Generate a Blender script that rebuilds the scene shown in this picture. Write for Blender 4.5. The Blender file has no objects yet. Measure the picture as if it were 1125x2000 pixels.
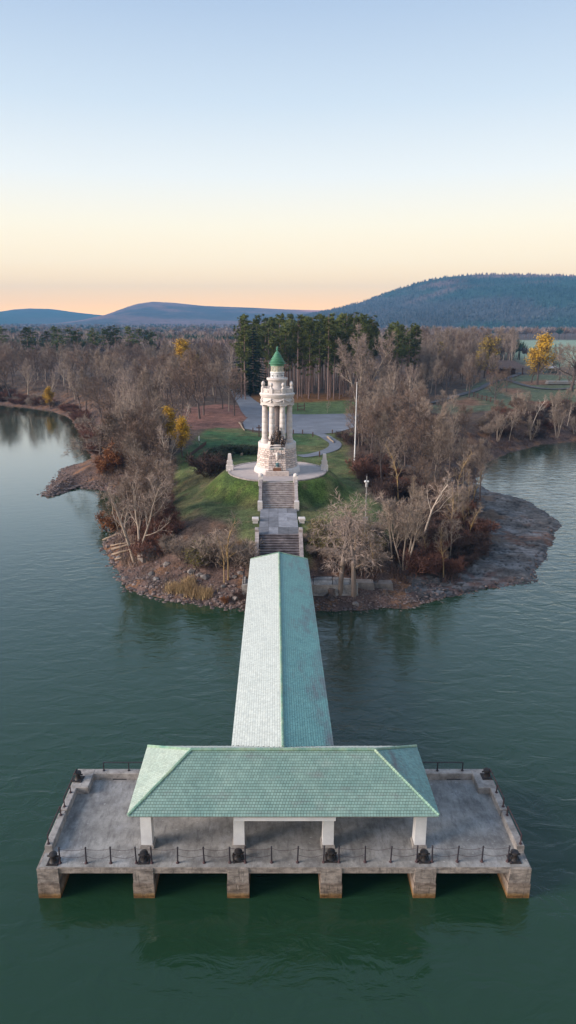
import bpy, math, random
import numpy as np
from mathutils import Vector

sc = bpy.context.scene
col = sc.collection
R = math.radians
rnd = random.Random(11)

# ------------------------------------------------------------------ camera, sky, sun, exposure
CAM_Z, FPX, PPX, PPY = 31.07, 1350.0, 536.0, 1000.0
TH = math.atan(375 / FPX)
cam_d = bpy.data.cameras.new('camera')
cam = bpy.data.objects.new('camera', cam_d); col.objects.link(cam)
cam.location = (0, 0, CAM_Z); cam.rotation_euler = (math.pi / 2 - TH, 0, 0)
cam_d.sensor_fit = 'VERTICAL'; cam_d.sensor_height = 24.0; cam_d.lens = 24.0 * FPX / 2000.0
cam_d.shift_x = (562.5 - PPX) / 2000.0
cam_d.clip_start = 0.5; cam_d.clip_end = 30000
sc.camera = cam

SUN = Vector((-0.91, -0.26, 0.36)).normalized()          # towards the last sunlight: low, from the left
world = bpy.data.worlds.new('World'); sc.world = world; world.use_nodes = True
wt = world.node_tree; wt.nodes.clear()
def srgb(r, g, b):
    f = lambda c: (c / 255 / 12.92) if c / 255 <= 0.04045 else ((c / 255 + 0.055) / 1.055) ** 2.4
    return (f(r), f(g), f(b), 1)
w_out = wt.nodes.new('ShaderNodeOutputWorld')
w_tc = wt.nodes.new('ShaderNodeTexCoord')
w_sep = wt.nodes.new('ShaderNodeSeparateXYZ'); wt.links.new(w_tc.outputs['Generated'], w_sep.inputs[0])
w_ramp = wt.nodes.new('ShaderNodeValToRGB'); wt.links.new(w_sep.outputs['Z'], w_ramp.inputs[0])
SKY = [(0.0, (255, 186, 100)), (0.022, (255, 198, 122)), (0.045, (255, 214, 154)), (0.075, (255, 230, 192)), (0.12, (250, 238, 214)),
       (0.18, (230, 233, 233)), (0.26, (201, 215, 228)), (0.36, (170, 190, 215)), (0.6, (156, 178, 207)), (1.0, (148, 170, 200))]
el = w_ramp.color_ramp.elements
el[0].position = SKY[0][0]; el[0].color = srgb(*SKY[0][1]); el[1].position = SKY[-1][0]; el[1].color = srgb(*SKY[-1][1])
for p, c in SKY[1:-1]:
    e = el.new(p); e.color = srgb(*c)
for e in el:
    k = 1 + 0.85 * math.exp(-e.position / 0.03) + 0.16 * math.exp(-e.position / 0.12); q = math.exp(-e.position / 0.1); e.color = (e.color[0] * k * (1 + .06 * q), e.color[1] * k * (1 + .02 * q), e.color[2] * k * (1 - .2 * q), 1)
w_sky = wt.nodes.new('ShaderNodeTexSky'); w_sky.sky_type = 'NISHITA'; w_sky.sun_disc = False
w_sky.sun_elevation = math.asin(SUN.z); w_sky.sun_rotation = math.atan2(SUN.x, SUN.y)
w_b1 = wt.nodes.new('ShaderNodeBackground'); w_b1.inputs['Strength'].default_value = 0.80
w_b2 = wt.nodes.new('ShaderNodeBackground'); w_b2.inputs['Strength'].default_value = 0.05 * 0.2
wt.links.new(w_ramp.outputs[0], w_b1.inputs['Color']); wt.links.new(w_sky.outputs[0], w_b2.inputs['Color'])
w_mix = wt.nodes.new('ShaderNodeAddShader')
wt.links.new(w_b1.outputs[0], w_mix.inputs[0]); wt.links.new(w_b2.outputs[0], w_mix.inputs[1])
wt.links.new(w_mix.outputs[0], w_out.inputs['Surface'])

sun_d = bpy.data.lights.new('sun', 'SUN'); sun_d.energy = 4.6; sun_d.angle = R(28); sun_d.color = (1.0, 0.87, 0.77)
sun = bpy.data.objects.new('sun', sun_d); col.objects.link(sun); sun.location = (-80, 0, 60)
sun.rotation_euler = SUN.to_track_quat('Z', 'Y').to_euler()

sc.view_settings.view_transform = 'Standard'; sc.view_settings.look = 'None'
sc.view_settings.exposure = 0.52; sc.view_settings.gamma = 1.0; sc.view_settings.use_curve_mapping = False
sc.render.engine = 'CYCLES'
sc.cycles.use_denoising = True
sc.cycles.max_bounces = 6; sc.cycles.diffuse_bounces = 3; sc.cycles.glossy_bounces = 3
sc.cycles.volume_bounces = 0; sc.cycles.transparent_max_bounces = 4
sc.cycles.caustics_reflective = False; sc.cycles.caustics_refractive = False

# ------------------------------------------------------------------ survey helper: sight line -> place on level z
CT, ST = math.cos(TH), math.sin(TH)
def ray(x, y):
    u = (x - PPX) / FPX; v = (PPY - y) / FPX
    return (u, CT + ST * v, -ST + CT * v)
def at(x, y, z):
    d = ray(x, y); t = (z - CAM_Z) / d[2]
    return (d[0] * t, d[1] * t)
def zat(x, y, Y):
    d = ray(x, y); t = Y / d[1]
    return (d[0] * t, CAM_Z + d[2] * t)

# ------------------------------------------------------------------ noise
def _hash(ix, iy, seed):
    n = (ix.astype(np.int64) * 374761393 + iy.astype(np.int64) * 668265263 + seed * 1442695041) & 0x7fffffff
    n = ((n ^ (n >> 13)) * 1274126177) & 0x7fffffff
    return ((n ^ (n >> 16)) & 0xffff) / 65535.0
def vnoise(x, y, seed=0):
    x = np.asarray(x, float); y = np.asarray(y, float)
    ix = np.floor(x); iy = np.floor(y); fx = x - ix; fy = y - iy
    fx = fx * fx * (3 - 2 * fx); fy = fy * fy * (3 - 2 * fy)
    a = _hash(ix, iy, seed); b = _hash(ix + 1, iy, seed); c = _hash(ix, iy + 1, seed); d = _hash(ix + 1, iy + 1, seed)
    return (a * (1 - fx) + b * fx) * (1 - fy) + (c * (1 - fx) + d * fx) * fy
def fbm(x, y, seed=0, o=4):
    s = 0; a = 0.5
    for k in range(o):
        s = s + a * vnoise(x, y, seed + k * 17); x = np.asarray(x) * 2.03 + 5.1; y = np.asarray(y) * 2.03 + 1.7; a *= 0.5
    return s / (1 - 0.5 ** o)
def sstep(a, b, x):
    t = np.clip((np.asarray(x, float) - a) / (b - a), 0, 1); return t * t * (3 - 2 * t)

# ------------------------------------------------------------------ materials
def mat(name, c1, c2=None, rough=0.8, scale=3.0, detail=6, bump=0.0, bscale=None, spec=0.3, per=0.0, island=False, extra=None, stretch=None, contrast=(0.35, 0.65)):
    m = bpy.data.materials.new(name); m.use_nodes = True
    nt = m.node_tree; N = nt.nodes; L = nt.links
    b = N['Principled BSDF']; b.inputs['Roughness'].default_value = rough
    b.inputs['Specular IOR Level'].default_value = spec
    if c2 is None: c2 = tuple(c * 0.7 for c in c1)
    tc = N.new('ShaderNodeTexCoord'); vec = tc.outputs['Object']
    if stretch:
        mp = N.new('ShaderNodeMapping'); mp.inputs['Scale'].default_value = stretch
        L.new(vec, mp.inputs[0]); vec = mp.outputs[0]
    nz = N.new('ShaderNodeTexNoise'); nz.inputs['Scale'].default_value = scale; nz.inputs['Detail'].default_value = detail
    nz.inputs['Roughness'].default_value = 0.65
    L.new(vec, nz.inputs['Vector'])
    rp = N.new('ShaderNodeValToRGB'); rp.color_ramp.elements[0].position = contrast[0]; rp.color_ramp.elements[1].position = contrast[1]
    rp.color_ramp.elements[0].color = (*c2, 1); rp.color_ramp.elements[1].color = (*c1, 1)
    L.new(nz.outputs['Fac'], rp.inputs[0]); out = rp.outputs[0]
    if per:
        if island:
            g = N.new('ShaderNodeNewGeometry'); src = g.outputs['Random Per Island']
        else:
            g = N.new('ShaderNodeObjectInfo'); src = g.outputs['Random']
        mr = N.new('ShaderNodeMapRange'); mr.inputs['To Min'].default_value = 1 - per; mr.inputs['To Max'].default_value = 1 + per
        L.new(src, mr.inputs['Value'])
        mx = N.new('ShaderNodeVectorMath'); mx.operation = 'SCALE'
        L.new(out, mx.inputs[0]); L.new(mr.outputs[0], mx.inputs['Scale']); out = mx.outputs[0]
    if extra: out = extra(nt, out, tc)
    L.new(out, b.inputs['Base Color'])
    if bump:
        n2 = N.new('ShaderNodeTexNoise'); n2.inputs['Scale'].default_value = bscale or scale * 4; n2.inputs['Detail'].default_value = 6
        L.new(vec, n2.inputs['Vector'])
        bp = N.new('ShaderNodeBump'); bp.inputs['Strength'].default_value = bump; bp.inputs['Distance'].default_value = 0.05
        L.new(n2.outputs['Fac'], bp.inputs['Height']); L.new(bp.outputs[0], b.inputs['Normal'])
    return m
def stain(color, scale, lo, hi, stretch=None, seed=0.0):
    """a layer of real staining over the base colour"""
    def f(nt, out, tc):
        N = nt.nodes; L = nt.links
        mp = N.new('ShaderNodeMapping'); mp.inputs['Scale'].default_value = stretch or (1, 1, 1); mp.inputs['Location'].default_value = (seed, seed, 0)
        L.new(tc.outputs['Object'], mp.inputs[0])
        nz = N.new('ShaderNodeTexNoise'); nz.inputs['Scale'].default_value = scale; nz.inputs['Detail'].default_value = 8; nz.inputs['Roughness'].default_value = 0.7
        L.new(mp.outputs[0], nz.inputs['Vector'])
        mr = N.new('ShaderNodeMapRange'); mr.inputs['From Min'].default_value = lo; mr.inputs['From Max'].default_value = hi
        L.new(nz.outputs['Fac'], mr.inputs['Value'])
        mx = N.new('ShaderNodeMix'); mx.data_type = 'RGBA'
        L.new(mr.outputs[0], mx.inputs[0]); L.new(out, mx.inputs[6]); mx.inputs[7].default_value = (*color, 1)
        return mx.outputs[2]
    return f
def chain_x(*fs):
    def f(nt, out, tc):
        for g in fs: out = g(nt, out, tc)
        return out
    return f
def eave_stain(color, kx):
    """grime gathered towards the eave, where the runoff collects"""
    def f(nt, out, tc):
        N = nt.nodes; L = nt.links
        mp = N.new('ShaderNodeMapping'); mp.inputs['Scale'].default_value = (1.4, .4, 1); L.new(tc.outputs['Object'], mp.inputs[0])
        nz = N.new('ShaderNodeTexNoise'); nz.inputs['Scale'].default_value = 0.7; nz.inputs['Detail'].default_value = 9; nz.inputs['Roughness'].default_value = 0.72; L.new(mp.outputs[0], nz.inputs['Vector'])
        sp = N.new('ShaderNodeSeparateXYZ'); L.new(tc.outputs['Object'], sp.inputs[0])
        ma = N.new('ShaderNodeMath'); ma.operation = 'MULTIPLY_ADD'; L.new(sp.outputs['X'], ma.inputs[0]); ma.inputs[1].default_value = kx; L.new(nz.outputs['Fac'], ma.inputs[2])
        mr = N.new('ShaderNodeMapRange'); mr.inputs['From Min'].default_value = .6; mr.inputs['From Max'].default_value = .82; mr.inputs['To Max'].default_value = .85; L.new(ma.outputs[0], mr.inputs['Value'])
        mx = N.new('ShaderNodeMix'); mx.data_type = 'RGBA'; L.new(mr.outputs[0], mx.inputs[0]); L.new(out, mx.inputs[6]); mx.inputs[7].default_value = (*color, 1)
        return mx.outputs[2]
    return f
def waterline(nt, out, tc):
    """algae band left by the lake on the foot of the concrete"""
    N = nt.nodes; L = nt.links
    g = N.new('ShaderNodeNewGeometry'); sp = N.new('ShaderNodeSeparateXYZ'); L.new(g.outputs['Position'], sp.inputs[0])
    nz = N.new('ShaderNodeTexNoise'); nz.inputs['Scale'].default_value = 3; L.new(g.outputs['Position'], nz.inputs['Vector'])
    ad = N.new('ShaderNodeMath'); ad.operation = 'MULTIPLY_ADD'; L.new(nz.outputs['Fac'], ad.inputs[0]); ad.inputs[1].default_value = 0.25; L.new(sp.outputs['Z'], ad.inputs[2])
    rp = N.new('ShaderNodeValToRGB'); e = rp.color_ramp.elements
    e[0].position = 0.2; e[0].color = (0.6, 0.36, 0.14, 1); e[1].position = 0.95; e[1].color = (1, 1, 1, 1)
    for p, c in ((0.3, (0.85, 0.62, 0.32, 1)), (0.4, (0.7, 0.62, 0.55, 1)), (0.7, (1, .92, .84, 1)), (0.84, (0.66, 0.6, 0.56, 1))):
        q = e.new(p); q.color = c
    dv = N.new('ShaderNodeMath'); dv.operation = 'MULTIPLY'; dv.inputs[1].default_value = 0.8; L.new(ad.outputs[0], dv.inputs[0]); L.new(dv.outputs[0], rp.inputs[0])
    mx = N.new('ShaderNodeMix'); mx.data_type = 'RGBA'; mx.blend_type = 'MULTIPLY'; mx.inputs[0].default_value = 1
    L.new(out, mx.inputs[6]); L.new(rp.outputs[0], mx.inputs[7]); return mx.outputs[2]

M = {}
M['deck'] = mat('deck_concrete', (0.33, 0.318, 0.3), (0.165, 0.156, 0.148), 0.85, 0.9, 10, 0.25, 9, extra=chain_x(stain((0.4, 0.4, 0.41), 0.6, 0.5, 0.85, (1, .6, 1)), stain((0.085, 0.078, 0.078), 2.4, 0.5, 0.8, (1.5, .4, 1), 4), stain((0.1, 0.092, 0.09), 9, 0.55, 0.8, (1.3, .6, 1), 14), stain((0.09, 0.084, 0.083), 0.5, 0.54, 0.75, (1, .7, 1), 9), stain((0.5, 0.49, 0.48), 3.5, 0.62, 0.7, (.6, 1.2, 1), 2)))
M['pier'] = mat('pier_concrete', (0.37, 0.32, 0.285), (0.22, 0.19, 0.17), 0.85, 1.6, 8, 0.4, 8, extra=chain_x(stain((0.10, 0.085, 0.078), 1.4, 0.44, 0.66, (1, 1, 3.0)), stain((0.6, 0.56, 0.52), 4, 0.62, 0.74, (1.2, 1, .25), 5), stain((0.06, 0.055, 0.05), 3, 0.56, 0.7, (2, 1, .3), 8), waterline))
M['parapet'] = mat('parapet_concrete', (0.38, 0.355, 0.335), (0.22, 0.2, 0.19), 0.85, 1.5, 8, 0.3, 8, extra=chain_x(stain((0.13, 0.115, 0.105), 2.2, 0.48, 0.72), stain((0.07, 0.06, 0.055), 5, 0.6, 0.72, (1, 1, .3), 3)))
M['white_paint'] = mat('white_paint', (0.72, 0.72, 0.72), (0.6, 0.6, 0.61), 0.6, 1.2, 5, 0.05)
M['iron'] = mat('black_iron', (0.035, 0.03, 0.04), (0.02, 0.018, 0.022), 0.5, 4, 4, 0.1)
M['rust'] = mat('rusty_iron', (0.05, 0.03, 0.035), (0.14, 0.055, 0.035), 0.75, 5, 4, 0.2, contrast=(0.3, 0.45))
M['bollard'] = mat('bollard_iron', (0.016, 0.017, 0.021), (0.03, 0.023, 0.02), 0.55, 5, 4, 0.2)
M['wood_ceiling'] = mat('ceiling_boards', (0.3, 0.28, 0.25), (0.2, 0.18, 0.16), 0.8, 2)
M['roof_board'] = mat('roof_boarding', (0.09, 0.105, 0.095), (0.06, 0.07, 0.065), 0.8, 2)
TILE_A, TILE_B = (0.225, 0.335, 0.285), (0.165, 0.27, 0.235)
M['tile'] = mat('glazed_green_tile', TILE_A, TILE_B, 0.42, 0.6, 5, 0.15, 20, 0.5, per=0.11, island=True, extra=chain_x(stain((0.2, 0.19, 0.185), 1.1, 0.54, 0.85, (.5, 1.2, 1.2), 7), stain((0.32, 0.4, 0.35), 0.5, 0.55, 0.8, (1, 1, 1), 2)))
M['tile_lit'] = mat('lit_pale_green_tile', (0.63, 0.65, 0.58), (0.60, 0.625, 0.56), 0.42, 0.6, 5, 0.15, 20, 0.5, per=0.1, island=True)  # green tile paled: low sun and sky sheen on these slopes put into the colour
M['tile_sunlit'] = mat('sunlit_green_tile', (0.43, 0.5, 0.42), (0.36, 0.44, 0.37), 0.42, 0.6, 5, 0.15, 20, 0.5, per=0.12, island=True)  # lighter copy for the left hip, its sunlit look put into the colour
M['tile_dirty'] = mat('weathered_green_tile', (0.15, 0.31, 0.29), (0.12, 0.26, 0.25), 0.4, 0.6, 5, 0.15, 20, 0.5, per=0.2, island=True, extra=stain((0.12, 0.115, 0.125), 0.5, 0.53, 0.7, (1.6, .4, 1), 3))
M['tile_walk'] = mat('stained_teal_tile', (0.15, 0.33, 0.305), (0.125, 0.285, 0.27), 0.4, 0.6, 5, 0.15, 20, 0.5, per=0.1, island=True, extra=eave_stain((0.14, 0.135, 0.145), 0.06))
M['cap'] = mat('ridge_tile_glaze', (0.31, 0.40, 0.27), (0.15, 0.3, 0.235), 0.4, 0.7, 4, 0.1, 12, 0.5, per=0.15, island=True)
M['limestone'] = mat('pale_limestone', (0.66, 0.605, 0.575), (0.52, 0.47, 0.45), 0.8, 0.8, 8, 0.25, 10, extra=stain((0.3, 0.26, 0.25), 1.1, 0.6, 0.85, (1, 1, .5)))
M['stone'] = mat('rock_faced_limestone', (0.68, 0.58, 0.52), (0.46, 0.38, 0.36), 0.85, 1.5, 8, 0.7, 5, per=0.22, extra=stain((0.28, 0.24, 0.25), 1.7, 0.58, 0.8))
M['mortar'] = mat('mortar', (0.2, 0.17, 0.17), (0.14, 0.12, 0.12), 0.9, 3)
M['core'] = mat('shaft_limestone', (0.42, 0.36, 0.36), (0.34, 0.29, 0.29), 0.85, 1.2, 6, 0.2)
M['copper'] = mat('verdigris_copper', (0.11, 0.29, 0.18), (0.065, 0.2, 0.13), 0.55, 1.5, 5, 0.1)
M['lantern_glass'] = mat('lantern_glass', (0.5, 0.5, 0.42), (0.34, 0.37, 0.34), 0.15, 1.5, 3, 0, spec=0.6)
M['lattice'] = mat('lantern_lattice', (0.66, 0.62, 0.48), (0.55, 0.5, 0.4), 0.5, 3)
M['bronze'] = mat('dark_bronze', (0.06, 0.03, 0.018), (0.022, 0.012, 0.01), 0.42, 3.5, 5, 0.25, 9, 0.7)
M['bronze_plate'] = mat('brown_bronze_plate', (0.22, 0.1, 0.055), (0.16, 0.07, 0.04), 0.5, 6, 4, 0.3, 40)
M['verdigris'] = mat('verdigris_bronze', (0.12, 0.25, 0.26), (0.05, 0.09, 0.11), 0.6, 6, 4, 0.3)
M['plaza'] = mat('plaza_paving', (0.44, 0.38, 0.36), (0.36, 0.31, 0.3), 0.9, 0.8, 8, 0.15, 12)
M['slab'] = mat('flagstone', (0.24, 0.24, 0.26), (0.15, 0.15, 0.165), 0.8, 1.0, 8, 0.2, 9, per=0.42, extra=stain((0.42, 0.42, 0.44), 1.3, 0.58, 0.8, (.5, 1.4, 1)))
M['step'] = mat('step_limestone', (0.43, 0.375, 0.355), (0.24, 0.205, 0.2), 0.85, 1.4, 8, 0.2, 9, per=0.1, extra=stain((0.10, 0.08, 0.09), 1.0, 0.52, 0.75, (1, 2, 2)))
M['step_dark'] = mat('grimy_step_limestone', (0.25, 0.215, 0.22), (0.09, 0.075, 0.08), 0.85, 1.4, 8, 0.2, 9, per=0.1, extra=stain((0.06, 0.05, 0.055), 1.0, 0.45, 0.65, (.6, 2, 2)))
M['asphalt'] = mat('asphalt', (0.17, 0.185, 0.22), (0.125, 0.135, 0.16), 0.85, 0.25, 10, 0.15, 6, extra=stain((0.25, 0.26, 0.29), 0.12, 0.55, 0.75))
M['old_asphalt'] = mat('old_asphalt', (0.11, 0.108, 0.115), (0.075, 0.072, 0.078), 0.9, 0.3, 8, 0.1, 5)
M['bark_brown'] = mat('brown_bark', (0.13, 0.1, 0.09), (0.075, 0.055, 0.05), 0.95, 3, 5, 0.3, stretch=(1, 1, .3))
M['bark_pale'] = mat('pale_bark', (0.4, 0.325, 0.26), (0.24, 0.19, 0.155), 0.9, 2, 5, 0.3, stretch=(1, 1, .3))
M['bark_pine'] = mat('pine_bark', (0.24, 0.165, 0.14), (0.15, 0.1, 0.09), 0.95, 2, 5, 0.3, stretch=(1, 1, .3))
M['bark_birch'] = mat('birch_bark', (0.6, 0.5, 0.42), (0.36, 0.29, 0.24), 0.85, 2, 5, 0.2, stretch=(.5, .5, 2))
M['bark_willow'] = mat('old_willow_bark', (0.2, 0.16, 0.14), (0.17, 0.115, 0.065), 0.9, 0.5, 5, 0.3, contrast=(.3, .5))
M['bark_yellow'] = mat('lichen_yellow_bark', (0.33, 0.25, 0.18), (0.30, 0.19, 0.06), 0.9, 0.5, 5, 0.3)
M['twig_brown'] = mat('brown_twigs', (0.235, 0.163, 0.125), (0.145, 0.1, 0.078), 0.95, 0.35, 3, per=0.25)
M['twig_grey'] = mat('grey_twigs', (0.33, 0.255, 0.205), (0.2, 0.155, 0.125), 0.95, 0.35, 3, per=0.2)
M['twig_pale'] = mat('pale_twigs', (0.36, 0.275, 0.23), (0.25, 0.19, 0.16), 0.95, 0.35, 3, per=0.15)
M['twig_red'] = mat('russet_twigs', (0.19, 0.085, 0.058), (0.12, 0.058, 0.045), 0.95, 0.5, 3, per=0.25)
M['twig_dark'] = mat('dark_maroon_twigs', (0.095, 0.058, 0.05), (0.055, 0.036, 0.032), 0.95, 0.5, 3, per=0.2)
M['twig_orange'] = mat('rust_orange_leaves', (0.3, 0.125, 0.045), (0.18, 0.075, 0.035), 0.9, 0.6, 3, per=0.2)
M['leaf_gold'] = mat('golden_leaves', (0.56, 0.33, 0.02), (0.36, 0.21, 0.018), 0.7, 0.5, 3, per=0.12, island=True)
M['leaf_ochre'] = mat('ochre_leaves', (0.38, 0.25, 0.035), (0.2, 0.15, 0.03), 0.8, 0.5, 3, per=0.2, island=True)
M['leaf_olive'] = mat('olive_leaves', (0.2, 0.17, 0.03), (0.11, 0.1, 0.025), 0.8, 0.7, 3, per=0.25, island=True)
M['needle'] = mat('pine_needles', (0.12, 0.135, 0.025), (0.045, 0.06, 0.018), 0.8, 0.45, 3, per=0.3, island=True)
M['needle_dark'] = mat('spruce_needles', (0.025, 0.045, 0.02), (0.014, 0.027, 0.015), 0.85, 0.5, 3, per=0.3, island=True)
M['evergreen'] = mat('evergreen_hedge_leaves', (0.05, 0.07, 0.03), (0.024, 0.034, 0.022), 0.7, 0.8, 3, per=0.35, island=True)
M['reed'] = mat('dry_reeds', (0.4, 0.285, 0.15), (0.28, 0.185, 0.1), 0.9, 0.6, 3, per=0.2, island=True)
M['rock'] = mat('shore_rock', (0.18, 0.14, 0.13), (0.085, 0.06, 0.053), 0.85, 1.5, 6, 0.4, 6, per=0.4, island=True)
M['boulder'] = mat('boulder_stone', (0.22, 0.195, 0.18), (0.12, 0.105, 0.1), 0.85, 1.5, 6, 0.4, 6, per=0.3)
M['log'] = mat('driftwood', (0.36, 0.27, 0.2), (0.22, 0.165, 0.12), 0.9, 2, 5, 0.3)
M['oldwood'] = mat('brown_timber', (0.12, 0.065, 0.05), (0.08, 0.045, 0.035), 0.9, 2, 5, 0.2)
M['shingle'] = mat('brown_shingles', (0.1, 0.075, 0.07), (0.07, 0.05, 0.048), 0.9, 1, 5, 0.2)
M['galv'] = mat('galvanised_steel', (0.3, 0.29, 0.29), (0.24, 0.23, 0.23), 0.45, 3)
M['dark_green'] = mat('dark_green_paint', (0.02, 0.045, 0.05), (0.015, 0.03, 0.035), 0.5, 3)

def vcol_mat(name, rough=0.95, nscale=(0.5, 4.0), amp=0.55, bump=0.5, bdist=0.15):
    m = bpy.data.materials.new(name); m.use_nodes = True; nt = m.node_tree; N = nt.nodes; L = nt.links
    b = N['Principled BSDF']; b.inputs['Roughness'].default_value = rough; b.inputs['Specular IOR Level'].default_value = 0.15
    at_ = N.new('ShaderNodeAttribute'); at_.attribute_name = 'tint'
    tc = N.new('ShaderNodeTexCoord'); out = at_.outputs['Color']; h = []
    for s in nscale:
        nz = N.new('ShaderNodeTexNoise'); nz.inputs['Scale'].default_value = s; nz.inputs['Detail'].default_value = 8; nz.inputs['Roughness'].default_value = 0.7
        L.new(tc.outputs['Object'], nz.inputs['Vector'])
        mr = N.new('ShaderNodeMapRange'); mr.inputs['From Min'].default_value = 0.3; mr.inputs['From Max'].default_value = 0.7
        mr.inputs['To Min'].default_value = 1 - amp; mr.inputs['To Max'].default_value = 1 + amp; L.new(nz.outputs['Fac'], mr.inputs['Value'])
        mx = N.new('ShaderNodeVectorMath'); mx.operation = 'SCALE'; L.new(out, mx.inputs[0]); L.new(mr.outputs[0], mx.inputs['Scale']); out = mx.outputs[0]
        h.append(nz)
    L.new(out, b.inputs['Base Color'])
    if bump:
        bp = N.new('ShaderNodeBump'); bp.inputs['Strength'].default_value = bump; bp.inputs['Distance'].default_value = bdist
        L.new(h[-1].outputs['Fac'], bp.inputs['Height']); L.new(bp.outputs[0], b.inputs['Normal'])
    return m
M['ground'] = vcol_mat('ground_cover')
M['strata'] = vcol_mat('rock_strata', 0.7, (0.35, 2.5), 0.35, 0.7, 0.12)
M['woods'] = vcol_mat('distant_woods', 0.95, (0.02, 0.3), 0.3, 0)
M['hill'] = vcol_mat('wooded_hill', 0.95, (0.004, 0.03), 0.35, 0)

# ------------------------------------------------------------------ mesh building helpers
def tag(o, label=None, cat=None, group=None, kind=None):
    if label: o['label'] = label
    if cat: o['category'] = cat
    if group: o['group'] = group
    if kind: o['kind'] = kind
    return o
def thing(name, label, cat, loc=(0, 0, 0), group=None, rz=0.0):
    o = bpy.data.objects.new(name, None); col.objects.link(o); o.location = loc; o.rotation_euler = (0, 0, rz)
    o.empty_display_size = 0.3
    return tag(o, label, cat, group)
def link_mesh(name, me, m, parent=None):
    o = bpy.data.objects.new(name, me); col.objects.link(o)
    if m is not None and not me.materials: me.materials.append(m)
    if parent is not None: o.parent = parent
    return o
class MB:
    def __init__(s): s.v = []; s.f = []
    def add(s, vs, fs):
        n = len(s.v); s.v.extend(vs); s.f.extend([tuple(i + n for i in f) for f in fs])
    def box(s, x0, x1, y0, y1, z0, z1, rz=0, c=None):
        vs = [(x, y, z) for z in (z0, z1) for x, y in ((x0, y0), (x1, y0), (x1, y1), (x0, y1))]
        if rz:
            cx, cy = c or ((x0 + x1) / 2, (y0 + y1) / 2); a, b = math.cos(rz), math.sin(rz)
            vs = [(cx + (x - cx) * a - (y - cy) * b, cy + (x - cx) * b + (y - cy) * a, z) for x, y, z in vs]
        s.add(vs, [(3, 2, 1, 0), (4, 5, 6, 7), (0, 1, 5, 4), (1, 2, 6, 5), (2, 3, 7, 6), (3, 0, 4, 7)]); return s
    def bbox(s, x0, x1, y0, y1, z0, z1, b=0.03):
        """box with chamfered top edges"""
        s.frustum(x0, x1, y0, y1, z0, z1 - b, 0, cap=False); s.frustum(x0, x1, y0, y1, z1 - b, z1, b, base=False); return s
    def frustum(s, x0, x1, y0, y1, z0, z1, inset, cap=True, base=True):
        vs = [(x0, y0, z0), (x1, y0, z0), (x1, y1, z0), (x0, y1, z0),
              (x0 + inset, y0 + inset, z1), (x1 - inset, y0 + inset, z1), (x1 - inset, y1 - inset, z1), (x0 + inset, y1 - inset, z1)]
        fs = [(0, 1, 5, 4), (1, 2, 6, 5), (2, 3, 7, 6), (3, 0, 4, 7)]
        if base: fs.append((3, 2, 1, 0))
        if cap: fs.append((4, 5, 6, 7))
        s.add(vs, fs); return s
    def tube(s, pts, rad, n=6, cap=True):
        P = [Vector(p) for p in pts]
        rs = rad if isinstance(rad, (list, tuple)) else [rad] * len(P)
        rings = []
        for i, p in enumerate(P):
            t = (P[min(i + 1, len(P) - 1)] - P[max(i - 1, 0)]).normalized()
            u = t.orthogonal().normalized() if i == 0 else (u - t * u.dot(t)).normalized()
            w = t.cross(u)
            rings.append([p + (u * math.cos(2 * math.pi * k / n) + w * math.sin(2 * math.pi * k / n)) * rs[i] for k in range(n)])
        vs = [tuple(q) for r in rings for q in r]; fs = []
        for i in range(len(P) - 1):
            for k in range(n):
                a = i * n + k; b = i * n + (k + 1) % n; fs.append((a, b, b + n, a + n))
        if cap: fs.append(tuple(range(n - 1, -1, -1))); fs.append(tuple(range((len(P) - 1) * n, len(P) * n)))
        s.add(vs, fs); return s
    def lathe(s, prof, n=32, c=(0, 0), a0=0.0):
        vs = []; fs = []
        for r, z in prof:
            for k in range(n):
                a = a0 + 2 * math.pi * k / n; vs.append((c[0] + r * math.cos(a), c[1] + r * math.sin(a), z))
        for i in range(len(prof) - 1):
            for k in range(n):
                a = i * n + k; b = i * n + (k + 1) % n; fs.append((a, b, b + n, a + n))
        fs.append(tuple(range(n - 1, -1, -1))); fs.append(tuple(range((len(prof) - 1) * n, len(prof) * n)))
        s.add(vs, fs); return s
    def ball(s, c, r, n=10, m=6, sz=1.0):
        return s.lathe([(max(0.004, r * math.sin(math.pi * i / m)), c[2] - r * sz * math.cos(math.pi * i / m)) for i in range(m + 1)], n, (c[0], c[1]))
    def build(s, name, m, parent=None, smooth=False, world=False):
        off = Vector(parent.location) if (parent is not None and world) else Vector((0, 0, 0))
        if parent is not None and world and parent.parent is not None: off = off + Vector(parent.parent.location)
        me = bpy.data.meshes.new(name)
        me.from_pydata([(a - off.x, b - off.y, c - off.z) for a, b, c in s.v], [], s.f); me.update()
        if smooth:
            me.polygons.foreach_set('use_smooth', [True] * len(me.polygons))
            try: me.set_sharp_from_angle(angle=R(40))
            except Exception: pass
        return link_mesh(name, me, m, parent)
def np_mesh(name, V, F, tint=None, smooth=False):
    V = np.asarray(V, np.float32); F = np.asarray(F, np.int32); k = F.shape[1]
    me = bpy.data.meshes.new(name); me.vertices.add(len(V)); me.vertices.foreach_set('co', V.ravel())
    me.loops.add(F.size); me.loops.foreach_set('vertex_index', F.ravel())
    me.polygons.add(len(F)); me.polygons.foreach_set('loop_start', np.arange(len(F), dtype=np.int32) * k)
    me.update(calc_edges=True)
    if smooth: me.polygons.foreach_set('use_smooth', np.ones(len(F), bool))
    if tint is not None:
        ca = me.color_attributes.new('tint', 'FLOAT_COLOR', 'POINT')
        ca.data.foreach_set('color', np.concatenate([tint, np.ones((len(V), 1))], 1).astype(np.float32).ravel())
    return me
def copy_tree(o, parent=None):
    c = o.copy(); col.objects.link(c)
    if parent is not None: c.parent = parent
    for ch in list(o.children): copy_tree(ch, c)
    return c
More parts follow.
